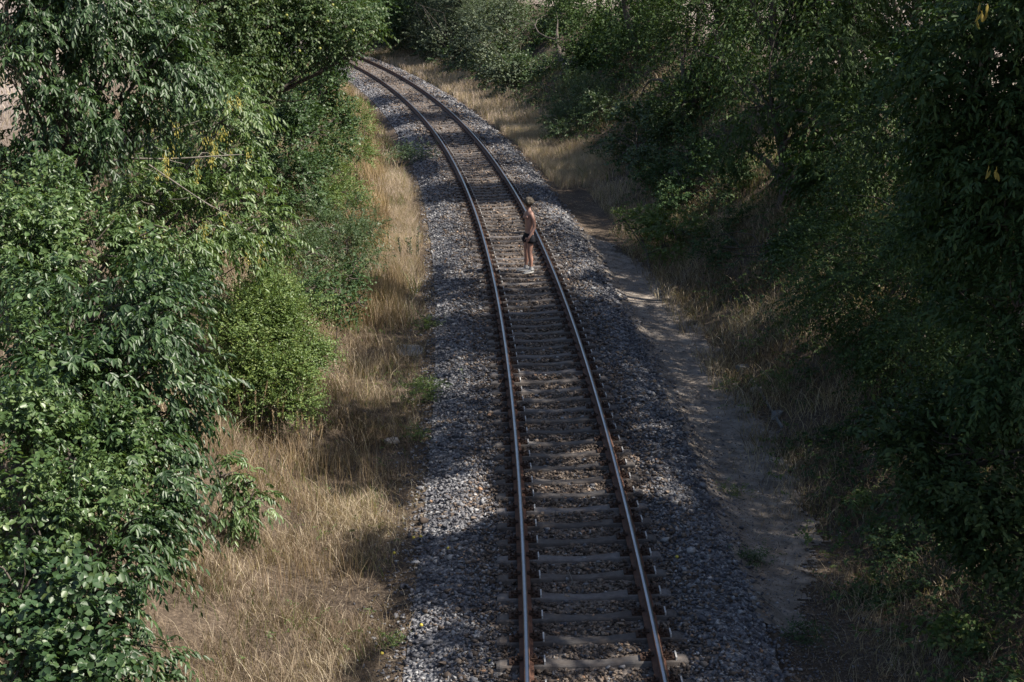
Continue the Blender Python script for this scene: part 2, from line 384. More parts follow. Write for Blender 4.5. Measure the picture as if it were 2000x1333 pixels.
# ------------------------------------------------------------------ ballast stones
def stone_variants(n, r):
    out = []
    for _ in range(n):
        bm = bmesh.new()
        for _ in range(9):
            v = r.normal(size=3); v /= np.linalg.norm(v); bm.verts.new(v * r.uniform(.75, 1.1))
        res = bmesh.ops.convex_hull(bm, input=bm.verts)
        bmesh.ops.delete(bm, geom=[e for e in res['geom_interior'] if isinstance(e, bmesh.types.BMVert)], context='VERTS')
        bmesh.ops.triangulate(bm, faces=bm.faces)
        bm.verts.index_update()
        out.append((np.array([v.co[:] for v in bm.verts]), np.array([[v.index for v in f.verts] for f in bm.faces]))); bm.free()
    return out
SV = stone_variants(14, np.random.default_rng(3))
def rot_mats(r, n):
    q = norm(r.normal(size=(n, 4))); a, b, c, d = q.T
    return np.stack([np.stack([1 - 2 * (c * c + d * d), 2 * (b * c - a * d), 2 * (b * d + a * c)], -1),
                     np.stack([2 * (b * c + a * d), 1 - 2 * (b * b + d * d), 2 * (c * d - a * b)], -1),
                     np.stack([2 * (b * d - a * c), 2 * (c * d + a * b), 1 - 2 * (b * b + c * c)], -1)], -2)
def stones(g, P, size, tint, r):
    which = r.integers(0, len(SV), len(P))
    for k, (V, F) in enumerate(SV):
        i = np.where(which == k)[0]
        if not len(i): continue
        R = rot_mats(r, len(i)); sc3 = size[i, None] * r.uniform(.55, 1.15, (len(i), 3))
        W = np.einsum('nij,vj->nvi', R, V) * 1.0
        W = W * sc3[:, None, :] * np.array([1, 1, .75]) + P[i][:, None]
        FF = F[None] + (np.arange(len(i)) * len(V))[:, None, None]
        g.add(W.reshape(-1, 3), FF.reshape(-1, 3), np.repeat(tint[i], len(V)))
def ballast():
    r = np.random.default_rng(11); g = Geo()
    for s0, s1, dens, sz in ((4.5, 16, 640, .033), (16, 30, 470, .035), (30, 50, 230, .042), (50, 105, 75, .058)):
        n = int((s1 - s0) * 5.0 * dens)
        s = r.uniform(s0, s1, n); t = r.uniform(-2.55, 2.55, n)
        t = np.where(np.abs(t) > 2.2, t + .16 * wob(s, t, 2.0), t)
        P = gpos(s, t); size = sz * r.lognormal(0, .28, n)
        P[:, 2] += r.uniform(-.3, .7, n) * size
        inner = np.abs(t) < .62; P[inner, 2] -= .012
        # the sleepers show: fewer stones where they lie
        fr = np.abs((s - 7.5889 + .3) % .6 - .3)
        on = (np.abs(t) < 1.12) & (fr < .125)
        keep = ~on
        near_rail = np.abs(np.abs(t) - .7525) < .125
        keep |= on & (r.random(n) < .05) & (np.abs(t) < .5)
        keep &= ~near_rail
        keep &= r.random(n) > np.clip((np.abs(t) - 2.12 - .12 * wob(s, t, 1.9) + .1 * (t < 0)) * 2.6, 0, .95)
        brown = r.random(n) < np.clip(1.25 - np.abs(t) * .62 + .3 * wob(s, t, 1.1), .06, .92)
        tint = np.where(brown, .52 + .48 * r.random(n) ** 1.3, .48 * r.random(n) ** 1.1)
        rusty = np.abs(np.abs(t) - .7525) < .30
        tint = np.where(rusty & (r.random(n) < .85), .52 + .16 * r.random(n), tint)
        stones(g, P[keep], size[keep], tint[keep], r)
    for s0, s1, n in ((6, 18, 9000), (18, 34, 9000)):
        s = r.uniform(s0, s1, n); t = 2.35 + np.abs(r.normal(0, .75, n)); s, t = s[t < 4.2], t[t < 4.2]
        P = gpos(s, t); P[:, 2] += .012; stones(g, P, .014 * r.lognormal(0, .4, len(s)), np.where(r.random(len(s)) < .5, .6 + .35 * r.random(len(s)), .45 * r.random(len(s))), r)
    n = 1500; s = r.uniform(4, 32, n); t = -2.2 - np.abs(r.normal(0, .35, n)); P = gpos(s, t); P[:, 2] += .01
    stones(g, P, .026 * r.lognormal(0, .35, n), .48 * r.random(n), r)
    o = link('ballast_gravel', g.mesh('ballast_gravel'), M['ballast'])
    tag(o, 'grey and rust brown crushed stone ballast round the track', 'gravel', kind='stuff')
ballast()

# ------------------------------------------------------------------ rails
def rail(off, label):
    s = np.concatenate([np.arange(-20, 120, .5), np.arange(120, 168, 1.0)])
    zb = CANT * (.7525 + off) / 1.505
    prof = [(-.082, .03), (-.082, .043), (-.02, .058), (-.009, .068), (-.009, .135), (-.033, .146), (-.0345, .170), (-.027, .1785), (.027, .1785), (.0345, .170), (.033, .146), (.009, .135), (.009, .068), (.02, .058), (.082, .043), (.082, .03)]
    def sweep(prof, closed):
        V = []
        for dx, dz in prof:
            x, y, _ = track(s, off + dx); V.append(np.stack([x, y, np.full_like(x, zb + dz)], -1))
        V = np.stack(V, 1); n, k = V.shape[:2]
        kk = k if closed else k - 1
        i = np.arange(n - 1)[:, None] * k; j = np.arange(kk)[None]; j2 = (j + 1) % k
        return V.reshape(-1, 3), np.stack([i + j, i + j2, i + k + j2, i + k + j], -1).reshape(-1, 4)
    V, F = sweep(prof, True)
    o = link('rail', mesh_np('rail', V, F, np.zeros(len(V))), M['rail_side'])
    tag(o, label, 'rail')
    V, F = sweep([(-.0245, .1780), (-.0235, .1795), (0, .1803), (.0235, .1795), (.0245, .1780)], False)
    link('running_surface', mesh_np('running_surface', V, F, np.zeros(len(V)), True), M['steel'], o)
rail(-.7525, 'left hand steel rail with rusty sides and polished top, on the inside of the bend')
rail(.7525, 'right hand steel rail with rusty sides and polished top, passing close behind the standing man')

# ------------------------------------------------------------------ sleepers
def sleeper_mesh():
    st = [(-1.10, -.005, .085, .12), (-1.06, .010, .095, .135), (-.93, .014, .095, .14), (-.55, .014, .095, .14), (-.40, .002, .086, .13), (-.2, -.014, .074, .12), (0, -.020, .070, .115)]
    st = st + [(-a, b, c, d) for a, b, c, d in st[-2::-1]]
    V = []; F = []
    for x, zt, wt, wb in st:
        V += [(x, -wb, zt - .2), (x, -wt - .004, zt - .014), (x, -wt + .012, zt), (x, wt - .012, zt), (x, wt + .004, zt - .014), (x, wb, zt - .2)]
    k = 6
    for i in range(len(st) - 1):
        for j in range(k): F.append((i * k + j, (i + 1) * k + j, (i + 1) * k + (j + 1) % k, i * k + (j + 1) % k))
    me = bpy.data.meshes.new('sleeper'); me.from_pydata([Vector(v) for v in V], [], F + [tuple(range(k - 1, -1, -1)), tuple((len(st) - 1) * k + j for j in range(k))])
    me.materials.append(M['concrete']); me.update(); return me
def plate_mesh():
    bm = bmesh.new()
    box_bm(bm, 0, 0, .021, .40, .15, .014)
    for sgn in (-1, 1):
        box_bm(bm, sgn * .085, 0, .042, .022, .14, .028); box_bm(bm, sgn * .185, 0, .034, .03, .15, .012)
        for yy in (-.05, .05): bmesh.ops.create_cone(bm, cap_ends=True, segments=6, radius1=.018, radius2=.016, depth=.03, matrix=Matrix.Translation((sgn * .155, yy, .043)))
    me = bpy.data.meshes.new('base_plate'); bm.to_mesh(me); bm.free(); me.materials.append(M['rust']); return me
def clip_mesh():
    bm = bmesh.new()
    box_bm(bm, 0, 0, .060, .085, .085, .022); box_bm(bm, -.022, 0, .045, .02, .05, .02)
    bmesh.ops.create_cone(bm, cap_ends=True, segments=6, radius1=.021, radius2=.021, depth=.022, matrix=Matrix.Translation((.006, 0, .078)))
    bmesh.ops.create_cone(bm, cap_ends=True, segments=8, radius1=.011, radius2=.010, depth=.05, matrix=Matrix.Translation((.006, 0, .095)))
    me = bpy.data.meshes.new('clip'); bm.to_mesh(me); bm.free(); me.materials.append(M['rust']); return me
def pad_mesh():
    bm = bmesh.new(); box_bm(bm, 0, 0, .0335, .018, .17, .042)
    me = bpy.data.meshes.new('end_pad'); bm.to_mesh(me); bm.free(); me.materials.append(M['pad']); return me
SM, PM, CM, DM = sleeper_mesh(), plate_mesh(), clip_mesh(), pad_mesh()
def sleepers():
    r = random.Random(5)
    for i in range(-6, 176):
        s = 7.5889 + .6 * i + r.uniform(-.012, .012)
        x, y, th = track(s, 0.0); th = float(th) + r.uniform(-.008, .008)
        o = bpy.data.objects.new('sleeper', SM); col.objects.link(o)
        o.matrix_world = Matrix.Translation((float(x), float(y), CANT / 2 + r.uniform(-.004, .003))) @ Matrix.Rotation(th, 4, 'Z') @ Matrix.Rotation(-math.atan(CANT / 1.505), 4, 'Y')
        tag(o, 'grey concrete sleeper with a dished middle lying across the ballast under both rails', 'sleeper', 'concrete sleepers under the rails')
        if i > 85: continue
        for sg in (-1, 1):
            p = bpy.data.objects.new('base_plate', PM); col.objects.link(p); p.parent = o; p.location = (sg * .7525, 0, 0)
            if i < 60:
                for cs in (-1, 1):
                    c = bpy.data.objects.new('clip', CM); col.objects.link(c); c.parent = p; c.location = (cs * .088, 0, 0); c.rotation_euler = (0, 0, 0 if cs > 0 else math.pi)
            d = bpy.data.objects.new('end_pad', DM); col.objects.link(d); d.parent = o; d.location = (sg * .7525 + .2095, 0, 0)
sleepers()

# ------------------------------------------------------------------ foliage
def leaves(P, D, Nn, L, W, tint, six, curl=.12, fold=.25):
    """one blade per row: base P, direction D, upper side Nn"""
    D = norm(D); S = norm(np.cross(D, Nn)); Nn = np.cross(S, D)
    L = L[:, None]; W = W[:, None]; n = len(P)
    if six:
        a = P; t = P + D * L - Nn * L * curl
        m1 = P + D * L * .32; m2 = P + D * L * .68 - Nn * L * curl * .4
        V = np.stack([a, m1 + S * W * .42 + Nn * W * fold * .42, m2 + S * W * .40 + Nn * W * fold * .40, t, m2 - S * W * .40 + Nn * W * fold * .40, m1 - S * W * .42 + Nn * W * fold * .42], 1)
        o = np.arange(n)[:, None] * 6
        F = np.concatenate([o + np.array([0, 1, 2, 3]), o + np.array([0, 3, 4, 5])], 0)
        return V.reshape(-1, 3), F, np.repeat(tint, 6)
    m = P + D * L * .45
    V = np.stack([P, m + S * W * .5 + Nn * W * fold * .5, P + D * L - Nn * L * curl, m - S * W * .5 + Nn * W * fold * .5], 1)
    F = np.arange(n * 4).reshape(-1, 4)
    return V.reshape(-1, 3), F, np.repeat(tint, 4)
SPEC = {  # leaflets, twig length, droop, angle to the twig, leaflet length, width, hang, scatter
    'ash': (11, .36, .55, .75, .120, .043, .50, .17),
    'robinia': (13, .26, .35, .95, .060, .026, .25, .25),
    'plum': (11, .32, .25, .80, .068, .030, .45, .45),
    'pear': (10, .38, .30, .75, .085, .042, .75, .45),
    'maple': (8, .26, .20, .90, .080, .068, .35, .50),
    'hazel': (9, .30, .15, .90, .080, .062, .25, .50),
    'rose': (9, .26, .15, .90, .042, .026, .10, .45),
    'oak': (9, .28, .15, .85, .095, .048, .15, .50),
    'cherry': (10, .32, .30, .80, .098, .036, .60, .50),
    'bramble': (9, .30, .30, .90, .062, .046, .15, .45),
    'sallow': (12, .42, .20, .70, .085, .020, .25, .40),
    'weed': (9, .28, .10, .80, .070, .022, .15, .50),
}
def spray_geo(r, P, D, kind, size=1.0, six=False, scale_leaf=1.0, tint_shift=0.0, carve=True):
    m, rl, droop, ang, L, W, hang, jit = SPEC[kind]
    n = len(P)
    if n == 0: return None
    D = norm(D); S = norm(np.cross(D, UP) + r.normal(size=(n, 3)) * .25)
    rl = rl * size * r.uniform(.7, 1.25, n)
    j = np.arange(m); u = (j // 2 + 1) / ((m + 1) // 2); side = np.where(j % 2 == 0, 1, -1).astype(float); 
    if m % 2: side[-1] = 0
    pos = P[:, None] + D[:, None] * (rl[:, None] * u)[:, :, None] - UP * (droop * rl[:, None] * u * u)[:, :, None]
    T = norm(D[:, None] - UP * (2 * droop * u)[None, :, None])
    ld = T * math.cos(ang) + S[:, None] * (side * math.sin(ang))[None, :, None] - UP * hang + r.normal(size=(n, m, 3)) * jit
    ln = UP + r.normal(size=(n, 1, 3)) * .42 + r.normal(size=(n, m, 3)) * (.08 + jit * .55) + D[:, None] * .3
    LL = L * size * scale_leaf * r.uniform(.7, 1.2, (n, m)); WW = W * size * scale_leaf * r.uniform(.75, 1.2, (n, m))
    tint = np.clip(.45 * r.random((n, 1)) + .5 * r.random((n, m)) + tint_shift, 0, 1)
    pos, ld, ln = pos.reshape(-1, 3), ld.reshape(-1, 3), ln.reshape(-1, 3)
    LL, WW, tint = LL.ravel(), WW.ravel(), tint.ravel()
    if carve:
        keep = r.random(len(pos)) > sunlit(pos)
        pos, ld, ln, LL, WW, tint = pos[keep], ld[keep], ln[keep], LL[keep], WW[keep], tint[keep]
        if len(pos) == 0: return None
    return leaves(pos, ld, ln, LL, WW, tint, six)
def lobe_points(r, c, rad, n, clumps=9, flat=1.0, tight=.36, updir=.35):
    """twig ends in clumps through a lobe of the crown, with the way they grow"""
    rad = np.broadcast_to(np.asarray(rad, float), (3,)) * np.array([1, 1, flat])
    cd = norm(r.normal(size=(clumps, 3))); cr = r.uniform(.45, 1.05, clumps)
    cc = cd * cr[:, None]
    k = r.integers(0, clumps, n)
    off = r.normal(size=(n, 3)) * tight * .62
    q = cc[k] + off
    P = c + q * rad
    D = norm(.75 * norm(q) + .6 * norm(off) + r.normal(size=(n, 3)) * .35 + UP * updir)
    return P, D
def limb_geo(g, r, base, top, lobes, r0, forks=.45):
    """trunk from base to top and a limb into every lobe"""
    tr = curve_path(base, top, 9, .04, r)
    rr = r0 * np.linspace(1, .04, 9) ** .8; rr[0] *= 1.3
    g.add(*tube(tr, rr, 9))
    for c, rad in lobes:
        # leave the trunk at a sensible height
        zc = np.clip((c[2] - base[2]) / max(top[2] - base[2], .1) - .35, .15, .95)
        i = int(zc * 8); a = tr[i]
        p = curve_path(a, c, 7, .07, r, .06)
        g.add(*tube(p, np.linspace(rr[i] * .55, .012, 7), 6))
        for _ in range(5):
            k = r.integers(3, 7); e = c + norm(r.normal(size=3)) * rad * r.uniform(.5, .95)
            g.add(*tube(curve_path(p[k], e, 5, .1, r), np.linspace(.018, .005, 5), 4))
def tree(name, label, cat, kind, mat, lobes, base, top, r0, seed, size=1.0, dens=1.0, six=False, group=None, carve=False, leafscale=1.0, flat=.9, clumps=9, extra=None, trunkname='trunk', updir=.3, mix=None):
    r = np.random.default_rng(seed)
    base = np.asarray(base, float); top = np.asarray(top, float)
    if base[2] < -90:
        s_, t_ = st_of(base[0], base[1]); base[2] = float(ground_z(s_, t_)[0]) - .08
    for c, rad in lobes:
        s_, t_ = st_of(c[0], c[1]); dz = c[2] - float(ground_z(s_, t_)[0])
        if dz < .5 * rad: c[2] += .5 * rad - dz
    o = empty(name, base, label, cat, group)
    L = [(np.asarray(c, float), float(rad)) for c, rad in lobes]
    g = Geo(); limb_geo(g, r, base, top, L, r0)
    link(trunkname, g.mesh(trunkname, base, True), M['bark'], o)
    g = Geo()
    m, rl, droop, ang, ll, lw, hang, jit = SPEC[kind]
    area = ll * lw * .6 * (size * leafscale) ** 2 * m
    for c, rad in L:
        n = int(dens * 4 * math.pi * rad * rad * 1.5 / area)
        P, D = lobe_points(r, c, rad, n, max(4, int(clumps * max(.5, rad))), flat, updir=updir)
        k = r.random(n) < (.28 if mix else 0)
        for kk, sel in ((kind, ~k), (mix, k)):
            if kk and sel.any():
                q = spray_geo(r, P[sel], D[sel], kk, size, six, leafscale, carve=carve)
                if q: g.add(*q)
    if g.n: link('crown', g.mesh('crown', base), M[mat], o)
    if extra: extra(o, r, L, base)
    return o
def px(*a): return [(at(x, y, d), rad) for x, y, d, rad in a]

# ---- left bank, nearest first
tree('ash_tree', 'big dark green ash tree with drooping feathered leaves at the near left edge', 'tree', 'ash', 'ash',
     px((300, 650, 17, .72), (190, 600, 17, .75), (345, 600, 18.2, .42), (300, 770, 16.5, .58), (230, 740, 16, .65), (270, 900, 15.2, .55), (305, 880, 15.6, .36), (285, 1000, 15, .36),
        (240, 1040, 14.3, .5), (270, 1120, 14.2, .34), (200, 1190, 13.6, .5), (275, 1260, 13.6, .3), (240, 1330, 13.2, .42), (150, 760, 15.5, .6)),
     (-5.5, 15.9, -99), at(250, 640, 16.8), .13, 101, dens=.9, six=True, leafscale=.86, mix='oak')
tree('plum_tree', 'pale green plum tree with small leaves, reaching in from the left edge', 'tree', 'plum', 'plum',
     px((60, 470, 18, .65), (180, 470, 18.5, .5), (300, 450, 19, .45), (40, 560, 17.4, .5), (60, 900, 14.5, .55), (170, 880, 15, .5), (260, 860, 15.4, .36), (60, 1000, 14, .5), (150, 970, 14.2, .42), (40, 800, 15, .4), (20, 700, 16, .45), (90, 400, 19, .4), (10, 430, 18, .5), (100, 690, 16.4, .4)),
     (-6.2, 17.4, -99), at(110, 480, 18.2), .11, 102, dens=.75, six=True, mix='hazel')
tree('maple_tree', 'small broad leaved maple in the bottom left corner', 'tree', 'maple', 'maple',
     px((40, 1130, 12.8, .42), (120, 1150, 13, .36), (60, 1270, 12.4, .42), (160, 1300, 12.5, .34), (20, 1350, 12.2, .4)),
     (-4.9, 12.9, -99), at(60, 1150, 12.8), .07, 103, dens=1.0, six=True)
def keys(o, r, L, base, n=26, spot=None):
    g = Geo()
    cs = [at(430, 270, 24.4), at(400, 290, 24.4), at(440, 200, 24.6), at(300, 240, 24.4), at(460, 295, 24.5), at(350, 245, 24.4), at(320, 290, 23.6), at(410, 430, 23.4), at(395, 310, 24), at(330, 330, 23.5), at(500, 490, 24.2), at(270, 440, 22.6)]
    for c in cs:
        for _ in range(3):
            p = c * .975 + np.array([0, 0, CAM_H]) * .025 + r.normal(size=3) * np.array([.12, .15, .10])
            n_ = 26
            P = p + r.normal(size=(n_, 3)) * np.array([.035, .035, .05]) - UP * r.random((n_, 1)) * .12
            D = -UP + r.normal(size=(n_, 3)) * .25
            g.add(*leaves(P, D, r.normal(size=(n_, 3)), np.full(n_, .05), np.full(n_, .013), r.random(n_), False))
    k = link('seed_cluster', g.mesh('seed_cluster', base), M['keys'], o); k['label'] = 'yellow bunches of hanging ash keys'
    for (p0, p1, r0) in (((185, 332, 23.2), (390, 236, 23.4), .030), ((230, 308, 23.0), (475, 302, 23.4), .022), ((290, 322, 23.0), (415, 405, 22.8), .018), ((200, 320, 23.1), (262, 312, 22.8), .024)):
        g = Geo(); q = curve_path(at(*p0), at(*p1), 9, .04, r); g.add(*tube(q, np.linspace(r0, .007, 9), 6))
        for _ in range(4):
            a = q[r.integers(3, 8)]; g.add(*tube(curve_path(a, a + r.normal(size=3) * np.array([.28, .1, .2]), 4, .1, r), np.linspace(.008, .003, 4), 4))
        link('bare_branch', g.mesh('bare_branch', base, True), M['twig'], o)
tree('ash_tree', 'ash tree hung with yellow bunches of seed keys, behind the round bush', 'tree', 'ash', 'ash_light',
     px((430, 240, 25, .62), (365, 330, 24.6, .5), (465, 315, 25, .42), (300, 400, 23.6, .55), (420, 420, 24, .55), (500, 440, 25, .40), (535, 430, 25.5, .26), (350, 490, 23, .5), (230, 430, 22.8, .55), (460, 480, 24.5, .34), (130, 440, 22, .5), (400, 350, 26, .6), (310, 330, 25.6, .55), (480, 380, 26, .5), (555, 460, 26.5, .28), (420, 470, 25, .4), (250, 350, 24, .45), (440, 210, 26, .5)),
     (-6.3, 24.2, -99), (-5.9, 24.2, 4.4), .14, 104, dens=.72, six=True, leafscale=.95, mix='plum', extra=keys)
tree('ash_tree', 'tall ash tree with hanging blue green sprays in the top left corner', 'tree', 'ash', 'ash',
     px((200, 50, 22, .8), (295, 110, 22, .65), (200, 170, 21.6, .62), (300, 200, 22, .45), (150, 270, 21.4, .45), (235, 250, 21.5, .4), (100, 10, 22, .6), (15, 60, 22, .36), (15, 310, 21, .3), (310, 20, 23, .65), (60, 340, 21, .35), (180, -90, 22, 1.0), (50, 200, 20.5, .26), (95, 130, 21, .35), (40, 400, 20, .4), (10, 130, 20, .2), (60, 20, 21, .5), (15, 0, 21, .45), (75, 300, 20.6, .34), (25, 345, 20.4, .34), (115, 210, 20.8, .34), (30, 60, 21, .35)),
     (-6.9, 22, -99), (-6.4, 22, 7.0), .17, 105, dens=.78, six=True, leafscale=.9, mix='pear')
def apples(o, r, L, base):
    bm = bmesh.new(); bmesh.ops.create_uvsphere(bm, u_segments=8, v_segments=6, radius=.036)
    me = bpy.data.meshes.new('fruit'); bm.to_mesh(me); bm.free()
    for x, y in ((505, 18), (560, 30), (610, 26), (650, 10), (690, 60), (480, 70), (545, 66), (585, 100), (625, 95), (640, 42)):
        f = link('fruit', me, M['fruit'], o); f.location = at(x, y, 36.9) - base
M['fruit'] = noise_mat('green_fruit', [(.3, (.16, .19, .05)), (.7, (.30, .29, .08))], 10, rough=.5)
tree('pear_tree', 'spreading pear tree whose end twigs overhang the far bend of the rails', 'tree', 'pear', 'pear',
     px((420, 60, 37, 1.2), (515, 50, 38, 1.15), (605, 55, 38, .95), (675, 55, 38, .55), (728, 66, 38.2, .24), (550, 130, 38, .65), (450, 150, 36.5, .8), (640, 5, 39, 1.0), (390, 10, 36, 1.1), (650, 105, 38, .42), (530, -60, 38, 1.4), (400, 190, 33, .8), (365, 120, 34, .9), (350, 240, 30, .6)),
     (-7.6, 37.5, -99), (-6.8, 37.6, 7.2), .2, 106, size=1.15, dens=.85, extra=apples)
tree('hazel_shrub', 'dense dark green hazel thicket below the pear tree', 'shrub', 'hazel', 'hazel',
     px((600, 190, 44, 1.05), (555, 265, 41.5, .95), (615, 262, 42.5, .8), (560, 350, 40, .75), (615, 335, 41, .65), (645, 175, 45.5, .7), (520, 320, 39.5, .6), (600, 395, 38.6, .45), (655, 230, 45, .5)),
     (-6.6, 42, -99), (-6.0, 42, 3.6), .08, 107, size=1.05, dens=1.0)
tree('rose_bush', 'rounded yellow green wild rose bush with tiny leaves on the left bank', 'bush', 'rose', 'rose',
     px((530, 575, 25.8, .45), (460, 600, 25.6, .42), (575, 600, 25.4, .4), (520, 610, 25.2, .62), (570, 640, 24.8, .52), (500, 680, 24.6, .6), (580, 690, 24.4, .42), (540, 740, 24, .45), (445, 650, 24.8, .55), (470, 700, 24.4, .45), (590, 730, 24, .3), (560, 780, 23.7, .25), (490, 765, 23.8, .3), (530, 800, 23.5, .26), (590, 790, 23.6, .24), (450, 740, 24, .32), (620, 700, 24.8, .2)),
     (-4.0, 24.8, -99), (-3.9, 24.8, 1.6), .04, 108, dens=.95, clumps=14, trunkname='stem')
tree('sallow_bush', 'loose willowy bush with slender leaves behind the round rose bush', 'bush', 'sallow', 'sallow',
     px((650, 450, 33, .5), (700, 465, 33, .4), (650, 520, 31.5, .5), (610, 430, 33, .5), (690, 420, 34.5, .35), (600, 500, 30.5, .45), (728, 450, 33.6, .28), (705, 510, 32, .32), (680, 480, 32, .4)),
     (-4.1, 32, -99), (-3.9, 32.2, 1.5), .035, 109, dens=.55, trunkname='stem')
tree('bramble_bush', 'low green bramble between the rose bush and the shaded grass strip', 'bush', 'bramble', 'bramble',
     px((650, 570, 29, .4), (680, 540, 30, .35), (620, 560, 28.6, .4), (700, 590, 29, .25)),
     (-3.6, 29, -99), (-3.5, 29, .9), .02, 110, dens=.6, trunkname='stem')
tree('nettle_clump', 'light green weedy clump at the foot of the hazel thicket', 'plant', 'weed', 'weed',
     px((690, 235, 51, .55), (665, 285, 48, .6), (700, 305, 46, .4), (650, 340, 44, .5), (680, 380, 41, .4), (640, 390, 40, .45)),
     (-5.0, 47, -99), (-4.9, 47, 1.3), .03, 111, size=1.3, dens=.7, trunkname='stem')
tree('ash_sapling', 'light green ash sapling standing in the dry grass', 'sapling', 'ash', 'plum',
     px((440, 925, 19.3, .24), (480, 945, 19.3, .28), (455, 990, 19.0, .24), (505, 975, 19.2, .18)),
     tuple(at(460, 1010, 19.2)[:2]) + (-99,), at(460, 950, 19.2), .012, 112, size=.8, dens=.7, six=True, trunkname='stem')
tree('maple_tree', 'distant bright green maple standing on the left of the far bend', 'tree', 'maple', 'hazel',
     px((720, 25, 112, 2.3), (690, 60, 112, 1.6), (752, 10, 114, 1.3), (700, -30, 114, 3.0), (660, 20, 108, 2.6)),
     (-14.5, 110, -99), (-13, 112, 7.0), .2, 113, size=1.9, dens=.8)

# ---- right bank
def dead_branch(o, r, L, base):
    for p0, p1, tw in (((1745, 175, 25.2), (1865, 245, 24.6), ((1800, 190), (1830, 215), (1760, 230), (1850, 205))), ((1770, 330, 23.6), (1860, 345, 23.4), ((1810, 290), (1800, 360)))):
        g = Geo(); a, b = at(*p0), at(*p1); p = curve_path(a, b, 8, .06, r)
        g.add(*tube(p, np.linspace(.010, .026, 8), 6))
        for x, y in tw: g.add(*tube(curve_path(p[r.integers(2, 7)], at(x, y, p0[2] - .3), 5, .1, r), np.linspace(.012, .004, 5), 5))
        link('dead_branch', g.mesh('dead_branch', base, True), M['twig'], o)
def yellow_leaves(o, r, L, base):
    g = Geo()
    for x, y, d in ((1915, 12, 15.9), (1940, 330, 15.2), (1925, 30, 16)):
        c = at(x, y, d); n_ = 5
        g.add(*leaves(c + r.normal(size=(n_, 3)) * .05, -UP + r.normal(size=(n_, 3)) * .35, r.normal(size=(n_, 3)), np.full(n_, .11), np.full(n_, .036), r.random(n_), True))
    k = link('yellow_leaves', g.mesh('yellow_leaves', base), M['yellow'], o); k['label'] = 'few leaves already turned yellow'
tree('cherry_tree', 'dark cherry tree with long hanging leaves filling the right edge', 'tree', 'cherry', 'cherry',
     px((1930, 110, 17, .85), (1965, 290, 16.5, .7), (1895, 270, 17.4, .6), (1965, 440, 16.5, .65), (1885, 410, 18, .55), (1985, 600, 16, .6), (1900, 560, 18, .5), (1960, 720, 16.4, .55), (1990, 20, 17, .9), (2080, 350, 17, 1.2)),
     (8.2, 17.6, -99), (7.2, 17.5, 8.0), .17, 201, dens=1.0, six=True, mix='oak', extra=yellow_leaves)
tree('oak_bush', 'low dark oak scrub in the lower right, above the bramble patch', 'bush', 'oak', 'oak',
     px((1850, 890, 16.5, .6), (1950, 880, 16.3, .75), (1970, 1040, 15.8, .6), (1870, 990, 16.2, .36), (1820, 850, 17.4, .4), (1900, 800, 17.5, .7)),
     (6.9, 16.8, -99), (6.1, 16.6, 2.6), .06, 202, dens=1.0, six=True, trunkname='stem')
tree('robinia_tree', 'dark fine leaved robinia halfway along the shaded right bank', 'tree', 'robinia', 'shade',
     px((1640, 560, 25, .9), (1735, 520, 24, 1.0), (1815, 610, 23, 1.0), (1700, 640, 24, .8), (1600, 500, 27, .7), (1775, 720, 22, .7), (1870, 710, 20.5, .8), (1560, 560, 27, .5), (1680, 430, 27, .9), (1830, 480, 23, .9)),
     (8.4, 25.2, -99), (7.4, 24.8, 5.6), .13, 203, size=1.15, dens=.95, carve=True)
tree('ash_tree', 'big shaded ash tree with a forked grey trunk on the right bank', 'tree', 'ash', 'shade',
     px((1400, 60, 41, 1.6), (1520, 90, 39, 1.6), (1650, 80, 37, 1.6), (1480, 200, 38.5, 1.2), (1600, 230, 36, 1.2), (1700, 270, 33, 1.2), (1640, 370, 34, 1.0), (1430, 150, 42, 1.3), (1570, -60, 39, 2.0), (1420, 270, 40, .7), (1590, 330, 35.5, .9)),
     tuple(at(1535, 455, 38)[:2]) + (-99,), at(1500, 200, 38), .24, 204, size=1.2, mix='hazel', dens=.9, carve=True)
tree('oak_tree', 'shaded oak with pale bare branches at upper right beside the cherry', 'tree', 'oak', 'oak',
     px((1740, 380, 29.5, 1.1), (1840, 200, 28, 1.1), (1850, 360, 26, .9), (1760, 250, 30, .9), (1840, 60, 28.5, .8), (1780, 480, 26, .8)),
     (10.4, 28.5, -99), (9.4, 28, 7.6), .2, 205, size=1.15, dens=.9, carve=True, extra=dead_branch)
tree('oak_tree', 'open crowned oak on the bank top, its trunk dark against the bright field', 'tree', 'oak', 'oak',
     px((1700, 30, 46, 1.2), (1720, 110, 45, .9), (1850, 120, 44, .9), (1760, 130, 45, .8), (1640, 0, 47, 1.4), (1900, 0, 43, 1.0), (1600, 60, 47, 1.1), (1560, 10, 49, 1.5), (1850, 40, 45, .9), (1480, 20, 52, 1.8), (1400, 0, 56, 2.0)),
     tuple(at(1798, 110, 45)[:2]) + (-99,), at(1800, -40, 45), .2, 206, size=1.25, dens=.95)
